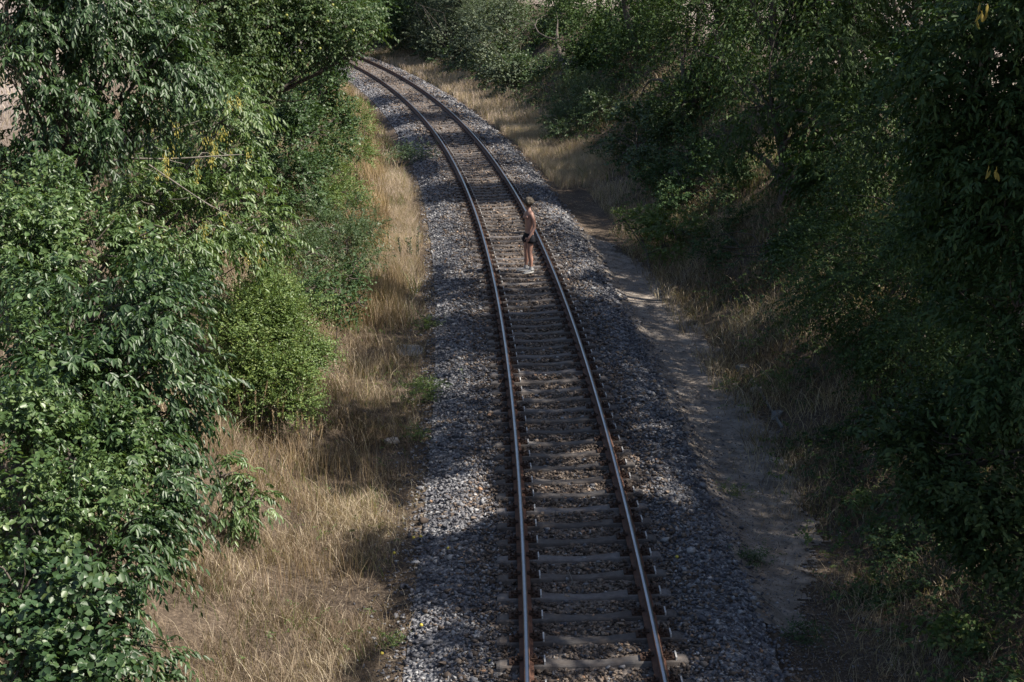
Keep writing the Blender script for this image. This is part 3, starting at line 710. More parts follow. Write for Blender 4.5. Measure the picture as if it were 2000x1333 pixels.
for i, (lab, lob, b, tp, sd_, sp, mt) in enumerate((
    ('dark tree right of the far bend with two straight trunks showing', px((1000, 50, 96, 2.6), (1080, 50, 88, 2.4), (960, 90, 100, 1.6), (1050, 110, 88, 1.4), (1020, -40, 95, 3.2)), at(1108, 160, 78), at(1090, 40, 82), 211, 'oak', 'oak'),
    ('full dark tree between the two trunk tree and the forked ash', px((1180, 70, 76, 2.3), (1150, 130, 74, 1.3), (1250, 60, 72, 2.2), (1230, 140, 68, 1.4), (1200, -30, 75, 2.8)), at(1190, 180, 72), at(1190, 60, 73), 212, 'hazel', 'shade'),
    ('dark leafy tree whose lower boughs hang over the sunlit grass gap', px((1320, 60, 60, 2.0), (1300, 150, 57, 1.3), (1370, 150, 54, 1.3), (1350, 0, 58, 2.2), (1330, 210, 52, .9), (1250, 190, 58, .9)), at(1340, 270, 52), at(1330, 100, 56), 213, 'oak', 'shade'))):
    tree(('oak_tree', 'hazel_tree', 'oak_tree')[i], lab, 'tree', sp, mt, lob, (b[0], b[1], -99), tp, .2, sd_, size=1.7 if i < 2 else 1.45, dens=.9, carve=True)
for i, (lab, lob, b, sd_, kind, mt, sz) in enumerate((
    ('rounded dark shrub under the two far trunks', px((1035, 180, 82, .9), (1060, 185, 80, .7), (1010, 175, 84, .7)), at(1040, 200, 80), 221, 'hazel', 'sallow', 1.5),
    ('blue green shrub standing left of the sunlit grass slope', px((1125, 205, 66, .9), (1160, 190, 65, .8), (1110, 240, 64, .6), (1100, 265, 62, .35), (1180, 215, 62, .6)), at(1120, 262, 63), 222, 'sallow', 'sallow', 1.6),
    ('leafy shrub standing right of the sunlit grass slope', px((1240, 250, 54, .8), (1270, 290, 51, .7), (1215, 275, 54, .45), (1300, 250, 52, .8), (1250, 320, 49, .4)), at(1250, 320, 50), 223, 'hazel', 'sallow', 1.3),
    ('broad bramble thicket below the forked ash', px((1340, 300, 47, .8), (1380, 360, 44, .8), (1320, 380, 44, .6), (1430, 390, 42, .6), (1290, 345, 47, .5)), at(1350, 410, 43), 224, 'bramble', 'bramble', 1.35),
    ('green bramble mound beside the grassy verge, right of the man', px((1240, 440, 41, .45), (1290, 440, 40, .5), (1340, 450, 39.5, .5), (1210, 430, 42, .25), (1300, 480, 38.5, .35)), at(1270, 480, 39), 225, 'bramble', 'weed', 1.2),
    ('low bramble at the foot of the forked ash trunk', px((1580, 470, 34, .6), (1540, 500, 34, .5), (1450, 440, 38, .45), (1400, 480, 37, .4)), at(1560, 510, 33.5), 226, 'bramble', 'bramble', 1.2))):
    tree(('hazel_shrub', 'sallow_bush', 'hazel_shrub', 'bramble_bush', 'bramble_bush', 'bramble_bush')[i], lab, 'bush', kind, mt, lob, (b[0], b[1], -99), lob[0][0], .05, sd_, size=sz, dens=.9, trunkname='stem')
for i, (nm, ct, lab, lob, sd_, mt, kd) in enumerate((
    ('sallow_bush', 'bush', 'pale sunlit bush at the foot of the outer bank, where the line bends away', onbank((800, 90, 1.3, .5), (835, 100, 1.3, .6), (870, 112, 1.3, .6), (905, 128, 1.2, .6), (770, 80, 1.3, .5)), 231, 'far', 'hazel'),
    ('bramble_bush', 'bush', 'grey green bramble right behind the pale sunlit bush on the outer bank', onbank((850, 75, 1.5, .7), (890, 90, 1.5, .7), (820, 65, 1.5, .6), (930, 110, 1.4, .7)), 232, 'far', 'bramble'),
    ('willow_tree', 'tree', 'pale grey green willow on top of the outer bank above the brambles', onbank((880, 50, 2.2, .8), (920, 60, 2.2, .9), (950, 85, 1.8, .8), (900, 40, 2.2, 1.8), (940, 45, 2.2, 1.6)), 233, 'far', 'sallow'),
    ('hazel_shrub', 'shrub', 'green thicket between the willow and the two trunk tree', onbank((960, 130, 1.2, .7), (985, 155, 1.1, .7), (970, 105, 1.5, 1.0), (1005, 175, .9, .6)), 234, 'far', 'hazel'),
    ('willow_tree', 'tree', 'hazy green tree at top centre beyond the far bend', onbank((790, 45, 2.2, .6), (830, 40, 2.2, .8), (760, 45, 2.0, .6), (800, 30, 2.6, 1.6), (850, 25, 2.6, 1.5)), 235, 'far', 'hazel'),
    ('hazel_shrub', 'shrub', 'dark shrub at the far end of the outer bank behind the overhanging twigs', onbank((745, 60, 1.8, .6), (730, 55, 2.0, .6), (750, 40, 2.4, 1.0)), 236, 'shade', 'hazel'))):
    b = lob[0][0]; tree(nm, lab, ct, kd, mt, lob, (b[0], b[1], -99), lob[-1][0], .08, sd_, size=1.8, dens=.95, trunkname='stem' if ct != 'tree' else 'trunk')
# ---- the tall crowns of the right bank, above the picture, that shade the line
def high_tree(name, label, s, t, zt, seed, kind, mat):
    x, y, _ = track(s, t); r = np.random.default_rng(seed)
    lob = []
    for k in range(8):
        a = r.uniform(0, 2 * math.pi); q = r.uniform(.3, 3.0)
        lob.append((np.array([x + q * math.cos(a) - .9, y + q * math.sin(a) * 1.1, zt - r.uniform(.5, 5.2)]), r.uniform(1.3, 1.9)))
    tree(name, label, 'tree', kind, mat, lob, (float(x) + .6, float(y), -99), (float(x), float(y), zt - 2.5), .17, seed, size=1.5, dens=.6, carve=True)
# (placed by distance along the line)
HT = [(2, 8.2, 13.2), (8, 7.6, 12.4), (13.5, 8.4, 13.6), (19.5, 7.8, 13.4), (25.5, 8.6, 14.0), (31.5, 8.0, 13.2), (38, 8.6, 14.2), (45, 8.2, 13.2), (52, 8.8, 14.0), (60, 8.4, 14.2), (69, 8.6, 14.4), (79, 8.8, 14.8)]
HT2 = [(-9, 10.0, 14.0), (-3, 13.0, 15.0), (3, 14.5, 15.5), (9, 13.5, 15.2), (15, 14.5, 15.6), (21, 13.5, 15.2), (28, 15, 16), (36, 15, 16), (45, 16, 16.5), (55, 16, 16.5)]
KS = ('ash', 'oak', 'hazel')
for i, (s, t, zt) in enumerate(HT2):
    high_tree('tall_tree', 'tall leafy tree on the right bank whose high crown shades the track', s, t, zt, 340 + i, KS[i % 3], 'shade')
for i, (s, t, zt) in enumerate(HT):
    high_tree('tall_tree', 'tall leafy tree on the right bank whose high crown shades the track', s, t, zt, 300 + i, KS[i % 3], 'shade')
for o in col.objects:
    if o.name.startswith('tall_tree'): o['group'] = 'tall trees shading the line from the right bank'

# ------------------------------------------------------------------ grasses
def blades(r, P, h, wd, lean, tint, bend=.5):
    n = len(P); a = r.uniform(0, 2 * math.pi, n)
    dirv = np.stack([np.cos(a), np.sin(a), np.zeros(n)], -1)
    L = lean * r.uniform(.2, 1.3, n)
    b = r.uniform(0, 2 * math.pi, n); S = np.stack([np.cos(b), np.sin(b), np.zeros(n)], -1)
    m = P + UP * (h * .55)[:, None] + dirv * (h * L * .35)[:, None]
    t = P + UP * (h * (1 - bend * .3 * L))[:, None] + dirv * (h * L)[:, None]
    wv = S * (wd * .5)[:, None]
    V = np.stack([P - wv, P + wv, m + wv * .8, m - wv * .8, t + wv * .15, t - wv * .15], 1).reshape(-1, 3)
    o = np.arange(n)[:, None] * 6
    F = np.concatenate([o + np.array([0, 1, 2, 3]), o + np.array([3, 2, 4, 5])], 0)
    return V, F, np.repeat(tint, 6)
def patch(r, s0, s1, t0, t1, n, dens=None):
    s = r.uniform(s0, s1, n); t = r.uniform(t0, t1, n)
    if dens is not None:
        k = r.random(n) < dens(s, t); s, t = s[k], t[k]
    return s, t
def grass(name, mat, label, specs, seed):
    r = np.random.default_rng(seed); g = Geo()
    for (s0, s1, t0, t1, n, hmin, hmax, wd, lean, dens) in specs:
        s, t = patch(r, s0, s1, t0, t1, n, dens)
        P = gpos(s, t); P[:, 2] -= .02
        x, y = P[:, 0], P[:, 1]
        h = r.uniform(hmin, hmax, len(s)) * (1 + .35 * wob(x, y, 1.5, 4.0))
        tint = np.clip(.5 + .3 * wob(x, y, .9, 1.5) + r.normal(0, .34, len(s)), 0, 1)
        g.add(*blades(r, P, h, np.full(len(s), wd) * r.uniform(.6, 1.4, len(s)), lean, tint))
    o = link(name, g.mesh(name), M[mat])
    return tag(o, label, 'grass', kind='stuff')
nz = lambda f, sd, lo, hi: (lambda s, t: np.clip((wob(s, t * 1.4, f, sd) - lo) / (hi - lo), 0.03, 1))
edgeL = lambda s, t: np.clip((-2.15 - t + .25 * wob(s, t, 1.2)) / .9, 0, 1) * np.clip(.45 + .85 * wob(s, t, 1.1, 2.0), .05, 1)
grass('dry_grass', 'straw', 'dry brown grass covering the left verge and bank foot', [
    (4, 14, -6.6, -2.4, 62000, .06, .38, .0058, .85, edgeL),
    (14, 24, -7.0, -2.4, 44000, .07, .42, .0075, .85, edgeL),
    (24, 45, -7.0, -2.4, 46000, .15, .50, .010, .6, edgeL),
    (45, 100, -6.5, -2.6, 36000, .2, .55, .02, .6, edgeL),
    (4, 45, -11, -6.5, 20000, .15, .45, .010, .6, None), (18, 75, -24, -11, 26000, .08, .28, .016, .8, None),
    (4, 45, -3.6, -2.12, 16000, .03, .12, .008, 2.0, None)], 41)
fuzzL = lambda s, t: np.clip((-2.75 - t) / .3, 0, 1) * np.clip((t + 4.6 + .4 * wob(s, t, 1.0)) / .5, 0, 1) * np.clip(.5 + 1.2 * wob(s, t, .35, .6), 0.05, 1)
grass('tall_dry_grass', 'rust_straw', 'tall rusty golden grass standing along the left verge', [
    (24, 31, -4.8, -2.8, 9000, .35, .75, .009, .35, fuzzL), (31, 60, -5.0, -3.4, 26000, .4, .9, .012, .35, fuzzL), (60, 95, -5, -2.8, 12000, .4, .8, .022, .35, fuzzL),
    (10, 22, -5.4, -2.9, 5000, .4, .7, .006, .35, lambda s, t: np.clip(wob(s, t, 1.1, 3.0) * 2, 0, 1))], 42)
pl = lambda s, t: np.clip((-2.5 - t) / .2, 0, 1) * np.clip(1.5 * wob(s, t, .45, 2.2) + .35, 0, 1)
pf = lambda s, t: np.clip(.9 + .5 * wob(s, t, .8, 1.0), .1, 1) * np.clip((-2.5 - t) / .15, 0, 1)
pr = lambda s, t: np.clip((t - 2.6) / .25, 0, 1) * np.clip((5.2 - t + .5 * wob(s, t, .9)) / .6, 0, 1) * np.clip(.75 + .8 * wob(s, t, .4, 1.2), .08, 1)
grass('feather_grass', 'pale_straw', 'pale feathery grass in soft tufts beside the ballast', [
    (25, 48, -3.9, -2.5, 16000, .25, .55, .006, .5, pl), (31, 39, -3.7, -2.45, 16000, .2, .5, .007, .6, pf), (41.5, 48, -3.7, -2.5, 9000, .2, .5, .009, .6, pf), (75, 100, -4, -2.6, 5000, .3, .6, .02, .5, None), (44, 62, 2.6, 5.3, 40000, .22, .5, .010, .5, pr), (62, 118, 2.5, 5.6, 46000, .25, .6, .016, .5, pr), (28, 44, 3.6, 5.5, 9000, .2, .45, .007, .6, pr)], 43)
litL = lambda s, t: np.clip((-2.12 - t + .3 * wob(s, t, 1.6)) / .3, 0, 1) * np.clip(.5 + .5 * wob(s, t, 1.3, 6.0), .15, 1)
litR = lambda s, t: np.clip((t - 2.2 + .3 * wob(s, t, 1.6)) / .4, 0, 1) * np.where((s > 14) & (s < 32) & (t < 3.8), .42, 1) * np.clip(.6 + .5 * wob(s, t, 1.3, 6.0), .2, 1)
grass('straw_litter', 'straw', 'flattened dead straw lying over the verges', [
    (4, 20, -5.5, -2.2, 15000, .015, .07, .007, 6.0, litL), (20, 45, -5.5, -2.2, 16000, .015, .07, .009, 6.0, litL),
    (4, 16, 2.3, 6.0, 26000, .015, .06, .006, 6.0, litR), (16, 45, 2.3, 6.0, 22000, .015, .07, .009, 6.0, litR), (45, 110, 2.3, 5.5, 16000, .02, .1, .016, 5.0, litR)], 46)
rr_ = lambda s, t: np.clip((t - 2.9 - (s > 40) * 1.8) / .9, 0.06, 1) * np.clip(.55 + .7 * wob(s, t, .8, 5.0), .1, 1)
grass('bank_grass', 'straw', 'thin brown grass on the shaded right bank', [
    (4, 16, 2.7, 7.5, 40000, .08, .34, .007, 1.0, rr_), (16, 36, 3.2, 8.5, 64000, .12, .45, .010, .9, rr_), (34, 70, 3.6, 9.5, 30000, .15, .5, .014, .7, rr_)], 44)
gg = lambda s, t: np.clip(wob(s, t, .9, 7.0) * 1.6 - .1, 0, 1)
grass('green_grass', 'green_grass', 'patches of fresh green grass among the dry growth', [
    (4, 24, -6.5, -2.5, 9000, .1, .4, .007, .6, gg), (24, 60, -6.5, -2.6, 26000, .2, .6, .012, .5, gg), (60, 100, -6, -2.6, 12000, .3, .7, .025, .5, gg),
    (4, 30, 3.6, 8, 14000, .1, .35, .008, .7, gg), (30, 110, 3.6, 8.5, 24000, .2, .6, .018, .6, gg)], 45)

# ground cover of small leaves
def cover(name, label, mat, kind, seed, specs):
    r = np.random.default_rng(seed); g = Geo()
    for s0, s1, t0, t1, n, size, zmax, dn in specs:
        s, t = patch(r, s0, s1, t0, t1, n, dn)
        P = gpos(s, t); P[:, 2] += r.uniform(0, zmax, len(s)) + .02
        D = r.normal(size=(len(s), 3)) * np.array([1, 1, .35]) + UP * .25
        q = spray_geo(r, P, D, kind, size, False, carve=False)
        g.add(*q)
    return tag(link(name, g.mesh(name), M[mat]), label, 'ground cover', kind='stuff')
cR = lambda s, t: np.clip((t - 3.9) / 1.0, 0, 1) * np.clip(.5 + .9 * wob(s, t, .7, 9.0), .05, 1)
cR0 = lambda s, t: np.clip((t - 3.7) / .7, 0, 1) * np.clip(.6 + .9 * wob(s, t, .9, 4.0), .08, 1)
cover('undergrowth', 'low bramble leaves, ferns and ivy spread over the shaded right bank', 'bramble', 'bramble', 51,
      [(4, 16, 3.7, 9.5, 11000, .85, .25, cR0), (16, 36, 4.6, 10, 5200, 1.0, .3, cR), (36, 75, 4.6, 10.5, 5200, 1.6, .5, cR), (75, 130, 4.6, 11, 3200, 2.6, .8, cR)])
cover('low_weeds', 'fresh green low weeds and young brambles on the lower right bank', 'weed', 'bramble', 53,
      [(4, 20, 3.2, 7.5, 2600, .8, .2, lambda s, t: np.clip(.15 + 1.1 * wob(s, t, 1.1, 8.0), .04, 1)), (20, 40, 4.2, 8, 2200, 1.0, .3, lambda s, t: np.clip(.1 + wob(s, t, .9, 2.0), .03, 1))])
cL = lambda s, t: np.clip((-4.6 - t) / 1.2, 0, 1) * np.clip(.35 + .9 * wob(s, t, .6, 3.0), .03, 1)
cover('weed_cover', 'low leafy weeds on the sunny left bank', 'weed', 'weed', 52,
      [(4, 26, -5.5, -2.6, 900, .7, .15, lambda s, t: np.clip(wob(s, t, 1.3, 5.0) * 1.5, 0, 1)), (14, 36, -9, -4.6, 4200, 1.1, .3, cL), (36, 60, -9.5, -4.2, 5200, 1.5, .5, cL), (60, 115, -10, -4.0, 5200, 2.4, .7, cL)])

# ------------------------------------------------------------------ small things on the ground
def plant(name, label, cat, x, y, kind, mat, n, h, wdt, seed, size=1.0, stems=8):
    r = np.random.default_rng(seed); b = ground_at(x, y); o = empty(name, b, label, cat)
    g = Geo()
    for _ in range(stems):
        e = np.array([r.normal(0, wdt * .5), r.normal(0, wdt * .5), h * r.uniform(.6, 1.0)])
        g.add(*tube(curve_path(np.array([e[0] * .3, e[1] * .3, -.03]), e, 5, .06, r), np.linspace(.006, .003, 5), 4))
    link('stem', g.mesh('stem'), M['twig'], o)
    P = np.stack([r.normal(0, wdt * .5, n), r.normal(0, wdt * .5, n), h * r.uniform(.08, 1.0, n)], -1)
    D = r.normal(size=(n, 3)) * np.array([1, 1, .4]) + UP * .5
    g = Geo(); g.add(*spray_geo(r, P, D, kind, size, False, carve=False)); link('leaves', g.mesh('leaves'), M[mat], o)
    return o
plant('weed_clump', 'largest green weed clump at the left edge of the ballast, below the grey slab', 'plant', 828, 785, 'weed', 'weed', 170, .42, .42, 61, .8)
plant('weed_clump', 'small green weed tuft left of the ballast beside the pale stone', 'plant', 815, 862, 'weed', 'weed', 60, .2, .26, 62, .7)
plant('weed_clump', 'tiny green weed tuft left of the sunlit near ballast', 'plant', 772, 1262, 'weed', 'weed', 40, .12, .16, 63, .6)
plant('weed_clump', 'green weed tuft at the ballast edge above the grey slab', 'plant', 832, 645, 'weed', 'weed', 70, .25, .3, 64, .8)
plant('weed_clump', 'dark green weed clump in the pale grass where the left verge narrows', 'plant', 800, 318, 'weed', 'sallow', 200, .6, .9, 65, 1.5)
plant('weed_clump', 'dark green tuft at the right edge of the ballast, nearest the camera', 'plant', 1570, 1255, 'weed', 'hazel', 70, .2, .26, 66, .7)
plant('weed_clump', 'dark green tuft right of the ballast beside the trodden path end', 'plant', 1468, 1105, 'weed', 'hazel', 70, .2, .24, 67, .7)
plant('weed_clump', 'yellowish tuft in the middle of the trodden path', 'plant', 1430, 970, 'weed', 'weed', 50, .12, .22, 68, .6)
plant('weed_clump', 'pale green weeds behind the grey kerb stones on the right', 'plant', 1525, 770, 'weed', 'weed', 70, .4, .3, 69, .9)
plant('fern', 'bright green fern in front of the low oak scrub', 'plant', 1690, 1000, 'robinia', 'weed', 60, .35, .3, 70, 1.1)
plant('fern', 'smaller dark fern below the bright green fern', 'plant', 1740, 1090, 'robinia', 'hazel', 46, .28, .26, 71, 1.0)
plant('bramble_plant', 'green broad leaved bramble in the bottom right corner', 'plant', 1880, 1270, 'bramble', 'weed', 110, .3, .5, 72, 1.2)
plant('bramble_plant', 'low reddish bramble patch between the path and the ferns', 'plant', 1720, 1180, 'bramble', 'bramble', 110, .18, .5, 73, .9)
def stalk_plant(x, y, label, seed):
    r = np.random.default_rng(seed); b = ground_at(x, y); o = empty('mullein', b, label, 'plant'); g = Geo(); l = Geo()
    for k in range(7):
        e = np.array([r.normal(0, .28), r.normal(0, .2), r.uniform(.55, .95)]); q = np.array([e[0] * .8, e[1] * .8, -.03])
        g.add(*tube(curve_path(q, e, 5, .03, r), np.linspace(.012, .006, 5), 5))
        n = 46; u = r.uniform(.2, 1.02, n)[:, None]
        l.add(*leaves(q + (e - q) * u, norm(r.normal(size=(n, 3)) * np.array([1, 1, .3]) + UP * .7), r.normal(size=(n, 3)) + UP, r.uniform(.04, .09, n), np.full(n, .022), r.random(n) * .5, False))
    link('stem', g.mesh('stem'), M['twig'], o); link('leaves', l.mesh('leaves'), M['sallow'], o)
stalk_plant(806, 512, 'dark green plant with upright stalks standing in the pale feathery grass', 81)
def reed(x, y, label, n, seed, spread=.35, h=(.7, 1.05)):
    r = np.random.default_rng(seed); b = ground_at(x, y); o = empty('reed_grass', b, label, 'grass'); g = Geo(); l = Geo()
    for k in range(n):
        q = np.array([r.normal(0, spread), r.normal(0, spread * .5), -.03]); e = q + np.array([r.normal(0, .10), r.normal(0, .08), r.uniform(*h)])
        p = curve_path(q, e, 7, .03, r); g.add(*tube(p, np.linspace(.004, .002, 7), 4, r.random()))
        m = 60; u = r.uniform(.72, 1.03, m)[:, None]; base_ = q + (e - q) * u
        l.add(*leaves(base_ + r.normal(size=(m, 3)) * .006, norm(e - q) + r.normal(size=(m, 3)) * .22, r.normal(size=(m, 3)), r.uniform(.03, .055, m), np.full(m, .007), r.uniform(.4, 1, m), False))
        for _ in range(2):
            a = q + (e - q) * r.uniform(.1, .4); D = norm(r.normal(size=(1, 3)) * np.array([1, 1, .2]) + UP * .5)
            l.add(*leaves(a[None], D, np.array([[0, 0, 1.]]), np.array([.3]), np.array([.012]), np.array([.3]), False, .3))
    link('stalk', g.mesh('stalk'), M['straw'], o); link('seed_head', l.mesh('seed_head'), M['rust_straw'], o)
reed(490, 850, 'thickest stand of reed grass with buff seed heads under the round rose bush', 18, 91, .42)
reed(560, 890, 'reed grass stalks in front of the lower edge of the round rose bush', 9, 92, .3)
reed(608, 925, 'lone tuft of buff reed grass right of the rose bush', 6, 93, .08, (.6, .95))
reed(700, 880, 'thin reed stalks at the border of the shaded grass strip', 7, 94, .3, (.4, .7))
def lump(name, label, cat, x, y, sx, sy, sz, mat, seed, rot=0.0, group=None):
    r = np.random.default_rng(seed); b = ground_at(x, y)
    bm = bmesh.new(); bmesh.ops.create_cube(bm, size=1.0); bmesh.ops.subdivide_edges(bm, edges=bm.edges, cuts=3, use_grid_fill=True)
    for v in bm.verts:
        c = v.co.copy(); q = 1 - .25 * (c.length / .87) ** 4
        v.co = Vector((c.x * sx * q, c.y * sy * q, c.z * sz)) * (1 + r.normal(0, .03))
    o = bm_obj(name, bm, M[mat]); o.location = b + np.array([0, 0, sz * .2]); o.rotation_euler = (r.uniform(-.06, .06), r.uniform(-.06, .06), rot)
    return tag(o, label, cat, group)
lump('concrete_slab', 'flat grey slab lying in the shaded grass left of the ballast', 'slab', 800, 687, .62, .8, .08, 'slab', 1, .1)
lump('stone', 'pale stone lying alone in the dry grass left of the ballast', 'stone', 765, 868, .26, .2, .14, 'pale_stone', 2, .4)
lump('stone', 'pale stone at the top end of the row beside the path', 'stone', 1452, 722, .3, .22, .12, 'slab', 3, .3)
lump('stone', 'squat grey stone at the middle of the path edge', 'stone', 1478, 765, .26, .2, .12, 'pale_stone', 4, .9)
lump('stone', 'grey stone near the lower end of the thin kerb', 'stone', 1518, 815, .3, .18, .13, 'slab', 5, 1.1)
def kerb():
    a, b = ground_at(1466, 738), ground_at(1528, 838)
    bm = bmesh.new(); L = float(np.linalg.norm(b - a)); box_bm(bm, 0, 0, 0, L, .035, .10)
    bmesh.ops.bevel(bm, geom=bm.edges[:], offset=.008, segments=1)
    o = bm_obj('kerb_edging', bm, M['slab']); o.location = (a + b) / 2 - UP * .005
    o.rotation_euler = (0, -math.asin((b[2] - a[2]) / L), math.atan2(b[1] - a[1], b[0] - a[0]))
    tag(o, 'thin concrete edging strip half sunk along the right of the path', 'kerb')
kerb()
def fallen():
    bm = bmesh.new(); bmesh.ops.create_uvsphere(bm, u_segments=10, v_segments=8, radius=.024)
    me = bpy.data.meshes.new('fallen_apple'); bm.to_mesh(me); bm.free(); me.materials.append(M['yellow_fruit'])
    for p in me.polygons: p.use_smooth = True
    for x, y in ((823, 1228), (746, 1283), (808, 1056), (770, 1086), (958, 1299), (822, 1054), (1322, 1094), (876, 1077)):
        o = link('fallen_apple', me); b = ground_at(x, y); o.location = (b[0], b[1], b[2] + .045)
        tag(o, 'small yellow windfall lying on the ground by the ballast', 'fruit', 'yellow windfalls scattered along the ballast')
M['yellow_fruit'] = noise_mat('yellow_fruit', [(.3, (.45, .36, .05)), (.7, (.62, .50, .09))], 20, rough=.5)
fallen()
def twig(x0, y0, x1, y1, label, seed):
    r = np.random.default_rng(seed); a, b = ground_at(x0, y0) + UP * .05, ground_at(x1, y1) + UP * .06; g = Geo()
    p = curve_path(a, b, 7, .08, r); g.add(*tube(p, np.linspace(.009, .004, 7), 5))
    for k in (2, 4): g.add(*tube(curve_path(p[k], p[k] + (b - a) * .4 + r.normal(size=3) * np.array([.12, .12, .02]), 4, .1, r), np.linspace(.005, .002, 4), 4))
    tag(link('fallen_twig', g.mesh('fallen_twig', None, True), M['twig']), label, 'twig')
twig(1110, 1120, 1114, 1155, 'dry forked twig lying between two sleepers', 1)
twig(880, 1290, 905, 1268, 'short pale twig on the near left ballast', 2)
twig(1478, 1165, 1525, 1222, 'long pale twig lying across the right edge of the ballast', 3)

# ------------------------------------------------------------------ the standing man
def skin_mesh(name, pts, edges, sub=2):
    me = bpy.data.meshes.new(name); me.from_pydata([p[0] for p in pts], edges, [])
    o = bpy.data.objects.new(name, me); col.objects.link(o)
    m = o.modifiers.new('skin', 'SKIN'); m.branch_smoothing = .6
    for i, p in enumerate(pts):
        d = me.skin_vertices[0].data[i]; d.radius = p[1] if isinstance(p[1], tuple) else (p[1], p[1]); d.use_root = (i == 0)
    sb = o.modifiers.new('sub', 'SUBSURF'); sb.levels = sub; sb.render_levels = sub
    dg = bpy.context.evaluated_depsgraph_get(); out = bpy.data.meshes.new_from_object(o.evaluated_get(dg))
    bpy.data.objects.remove(o); bpy.data.meshes.remove(me)
    for p in out.polygons: p.use_smooth = True
    return out
def person():
    skin = noise_mat('skin', [(.3, (.31, .165, .125)), (.7, (.46, .275, .215))], 7, rough=.5, spec=.4)
    cloth = noise_mat('navy_cloth', [(.3, (.005, .006, .010)), (.7, (.012, .013, .020))], 12, rough=.85, bump=.3, bscale=25, dist=.01)
    hairm = noise_mat('grey_hair', [(.3, (.028, .022, .017)), (.5, (.080, .066, .052)), (.75, (.17, .148, .120))], 13, rough=.6, bump=.9, bscale=60, dist=.012)
    shoem = noise_mat('shoe_fabric', [(.3, (.12, .125, .14)), (.7, (.28, .28, .29))], 12, rough=.7)
    solem = noise_mat('pale_sole', [(.3, (.34, .335, .33)), (.7, (.48, .475, .46))], 9, rough=.7)
    sockm = noise_mat('sock', [(.3, (.32, .32, .32)), (.7, (.45, .44, .44))], 30, rough=.9)
    p = at(1032, 533, 36.6); s_, t_ = st_of(p[0], p[1]); zt = CANT * (.7525 + float(t_[0])) / 1.505 + .005
    root = empty('person', (p[0], p[1], zt), 'bare chested person in dark shorts standing between the rails, looking away along the track', 'person')
    root.rotation_euler = (0, 0, math.radians(-66)); root.scale = (1.02, 1.02, 1.02)
    P = [((0, .01, .95), (.15, .105)), ((0, .02, 1.08), (.140, .098)), ((0, .02, 1.22), (.156, .118)), ((0, .015, 1.36), (.175, .126)), ((0, .02, 1.455), (.135, .085)),
         ((-.005, .015, 1.53), .058), ((-.015, .01, 1.59), .056), ((-.035, .005, 1.645), (.070, .062)), ((-.018, .008, 1.71), (.092, .078)), ((-.005, .01, 1.775), (.066, .06)),
         ((.150, .02, 1.445), .064), ((.190, .035, 1.36), .056), ((.205, .055, 1.24), .049), ((.215, .06, 1.13), .042), ((.225, .0, 1.03), .042), ((.245, -.075, .93), .028), ((.240, -.105, .885), (.036, .022)), ((.236, -.125, .845), (.038, .019)),
         ((-.150, .02, 1.445), .064), ((-.190, .035, 1.36), .056), ((-.210, .065, 1.24), .049), ((-.222, .085, 1.13), .042), ((-.225, .07, 1.03), .042), ((-.222, .04, .92), .029), ((-.220, .03, .875), (.036, .022)), ((-.218, .025, .835), (.038, .019)),
         ((.088, .01, .86), .098), ((.096, .0, .70), .086), ((.102, -.012, .52), .066), ((.104, -.008, .46), .061), ((.112, .018, .34), .065), ((.120, .014, .2), .043), ((.122, .010, .10), .038), ((.122, -.01, .05), .036),
         ((-.088, .01, .86), .098), ((-.098, .0, .70), .086), ((-.106, -.006, .52), .066), ((-.108, -.002, .46), .061), ((-.122, .01, .34), .065), ((-.130, .004, .2), .043), ((-.134, -.01, .10), .038), ((-.134, -.03, .05), .036)]
    E = [(i, i + 1) for i in range(9)] + [(4, 10)] + [(i, i + 1) for i in range(10, 17)] + [(4, 18)] + [(i, i + 1) for i in range(18, 25)] + [(0, 26)] + [(i, i + 1) for i in range(26, 33)] + [(0, 34)] + [(i, i + 1) for i in range(34, 41)]
    me = skin_mesh('body', P, E)
    bm = bmesh.new(); bm.from_mesh(me)
    def add(V, F):
        vs = [bm.verts.new(v) for v in V]
        for f in F:
            nf = bm.faces.new([vs[i] for i in f]); nf.smooth = True
    def ell(c, r3, seg=8):
        r = bmesh.ops.create_uvsphere(bm, u_segments=seg, v_segments=seg - 2, radius=1.0)
        for v in r['verts']: v.co = Vector((c[0] + v.co.x * r3[0], c[1] + v.co.y * r3[1], c[2] + v.co.z * r3[2]))
        for v in r['verts']:
            for f in v.link_faces: f.smooth = True
    # the face looks towards -x (head turned over the right shoulder)
    ell((-.118, .008, 1.688), (.020, .013, .024)); ell((-.100, .008, 1.648), (.012, .026, .007)); ell((-.088, .006, 1.618), (.022, .025, .018))
    for sy in (-1, 1):
        ell((-.098, .008 + sy * .033, 1.712), (.012, .016, .009)); ell((-.012, .008 + sy * .080, 1.69), (.018, .010, .032)); ell((-.08, .008 + sy * .04, 1.675), (.02, .02, .02))
    for sx in (-1, 1):      # fingers and thumb, curled a little
        w_ = np.array([.236 * sx, -.125, .845]) if sx > 0 else np.array([-.218, .025, .835])
        f_ = norm(np.array([0, -.35, -1.0])); side_ = np.array([0, -1.0, .35]) / 1.06; inn = np.array([-sx * 1.0, 0, 0])
        for k, (off, ln) in enumerate(((-.027, .062), (-.009, .076), (.009, .082), (.027, .072))):
            b0 = w_ + side_ * off + f_ * .010; q = [b0 - f_ * .03, b0 + f_ * ln * .35, b0 + f_ * ln * .7 + inn * .012, b0 + f_ * ln * .98 + inn * .032]
            V, F, _ = tube(np.array(q), [.0095, .009, .008, .006], 6); add(V, F)
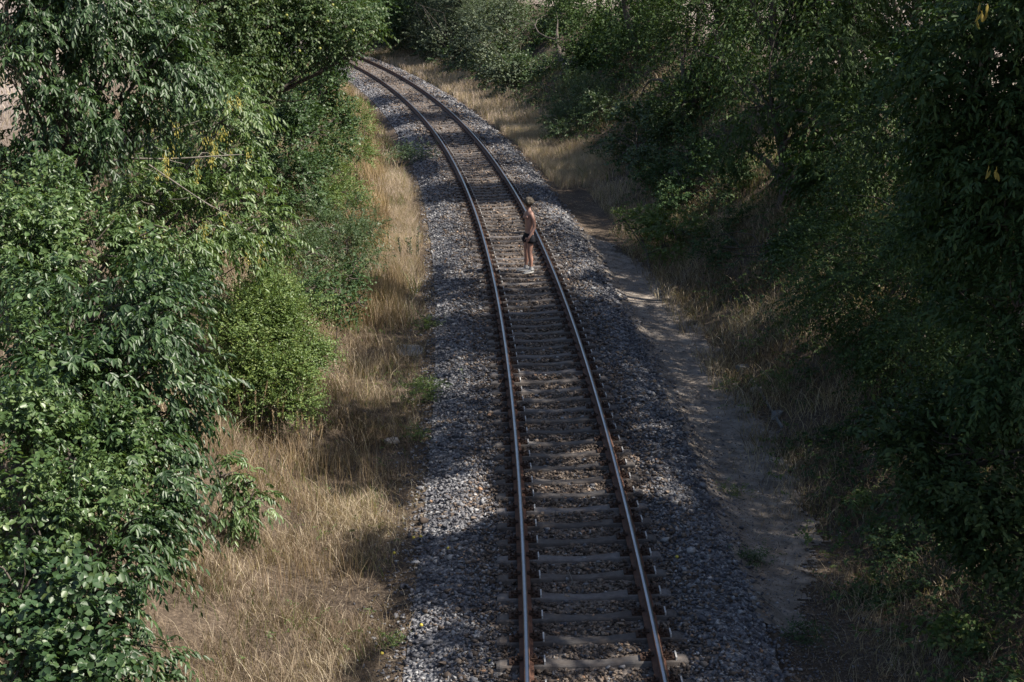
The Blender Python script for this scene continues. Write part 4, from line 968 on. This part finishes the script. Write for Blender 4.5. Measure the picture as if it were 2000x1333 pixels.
        b0 = w_ + side_ * .03 - f_ * .04; V, F, _ = tube(np.array([b0, b0 + side_ * .028 + f_ * .02 + inn * .008, b0 + side_ * .040 + f_ * .052 + inn * .018, b0 + side_ * .038 + f_ * .075 + inn * .028]), [.013, .012, .010, .007], 6); add(V, F)
    for sx in (-1, 1): ell((sx * .075, -.082, 1.365), (.058, .028, .05), 10)
    bm.to_mesh(me); bm.free()
    b = link('body', me, skin, root)
    S = [((0, .014, 1.075), (.160, .122)), ((0, .014, .98), (.182, .140)), ((.095, .012, .89), (.128, .136)), ((.110, .006, .80), (.130, .136)), ((.120, .0, .715), (.134, .138)), ((-.095, .012, .89), (.128, .136)), ((-.110, .006, .80), (.130, .136)), ((-.122, .0, .715), (.134, .138))]
    sm = skin_mesh('shorts', S, [(0, 1), (1, 2), (2, 3), (3, 4), (1, 5), (5, 6), (6, 7)])
    link('shorts', sm, cloth, root)
    # hair: a full mop open towards the face
    r = np.random.default_rng(2); bm = bmesh.new(); bmesh.ops.create_icosphere(bm, subdivisions=4, radius=1.0)
    for v in bm.verts:
        c = np.array(v.co); k = 1 + .10 * wob(np.array([c[0] * 3]), np.array([c[1] * 3 + c[2] * 2.5]), 1.6)[0] + r.normal(0, .035)
        q = np.array([c[0] * .122, c[1] * .116, c[2] * .124]) * k
        if c[0] < -.35 and c[2] < .35: q *= .70
        if c[2] < -.3: q[:2] *= .86
        v.co = Vector((q[0] + .004, q[1] + .008, q[2] + 1.735))
    h = bm_obj('hair', bm, hairm, root, True)
    for sx, yaw in ((1, .25), (-1, -.35)):
        rings = [(-.235, .020, .022, .030), (-.20, .038, .05, .045), (-.14, .047, .066, .062), (-.06, .044, .075, .085), (0, .040, .085, .105), (.045, .036, .08, .115), (.07, .024, .06, .10)]
        V = []; F = []; k = 10
        for y, hw, z1, ztop in rings:
            for a in range(k):
                an = 2 * math.pi * a / k; V.append((hw * math.cos(an), y + .03, .022 + (ztop - .022) * (.5 + .5 * math.sin(an))))
        for i in range(len(rings) - 1):
            for j in range(k): F.append((i * k + j, i * k + (j + 1) % k, (i + 1) * k + (j + 1) % k, (i + 1) * k + j))
        F += [tuple(range(k))[::-1], tuple((len(rings) - 1) * k + j for j in range(k))]
        sme = bpy.data.meshes.new('shoe'); sme.from_pydata(V, [], F); sme.update()
        for q in sme.polygons: q.use_smooth = True
        sh = link('shoe', sme, shoem, root); sh.location = (.122 if sx > 0 else -.134, .0 if sx > 0 else -.022, 0.0); sh.rotation_euler = (0, 0, yaw)
        bm = bmesh.new(); n = 16; top = []; bot = []
        for a in range(n):
            an = 2 * math.pi * a / n; yy = -.075 + .165 * math.sin(an); xx = (.050 - .008 * (yy > 0)) * math.cos(an)
            top.append(bm.verts.new((xx, yy + .02, .030))); bot.append(bm.verts.new((xx * 1.03, yy + .02, 0)))
        bm.faces.new(top); bm.faces.new(bot[::-1])
        for a in range(n): bm.faces.new((bot[a], bot[(a + 1) % n], top[(a + 1) % n], top[a]))
        bm_obj('sole', bm, solem, sh)
        fx, fy = (.122, .010) if sx > 0 else (-.134, -.010)
        g = Geo(); g.add(*tube(np.array([(fx, fy, .07), (fx, fy + .002, .11), (fx * .99, fy + .006, .15)]), [.050, .047, .045], 12))
        link('sock', g.mesh('sock', None, True), sockm, root)
person()
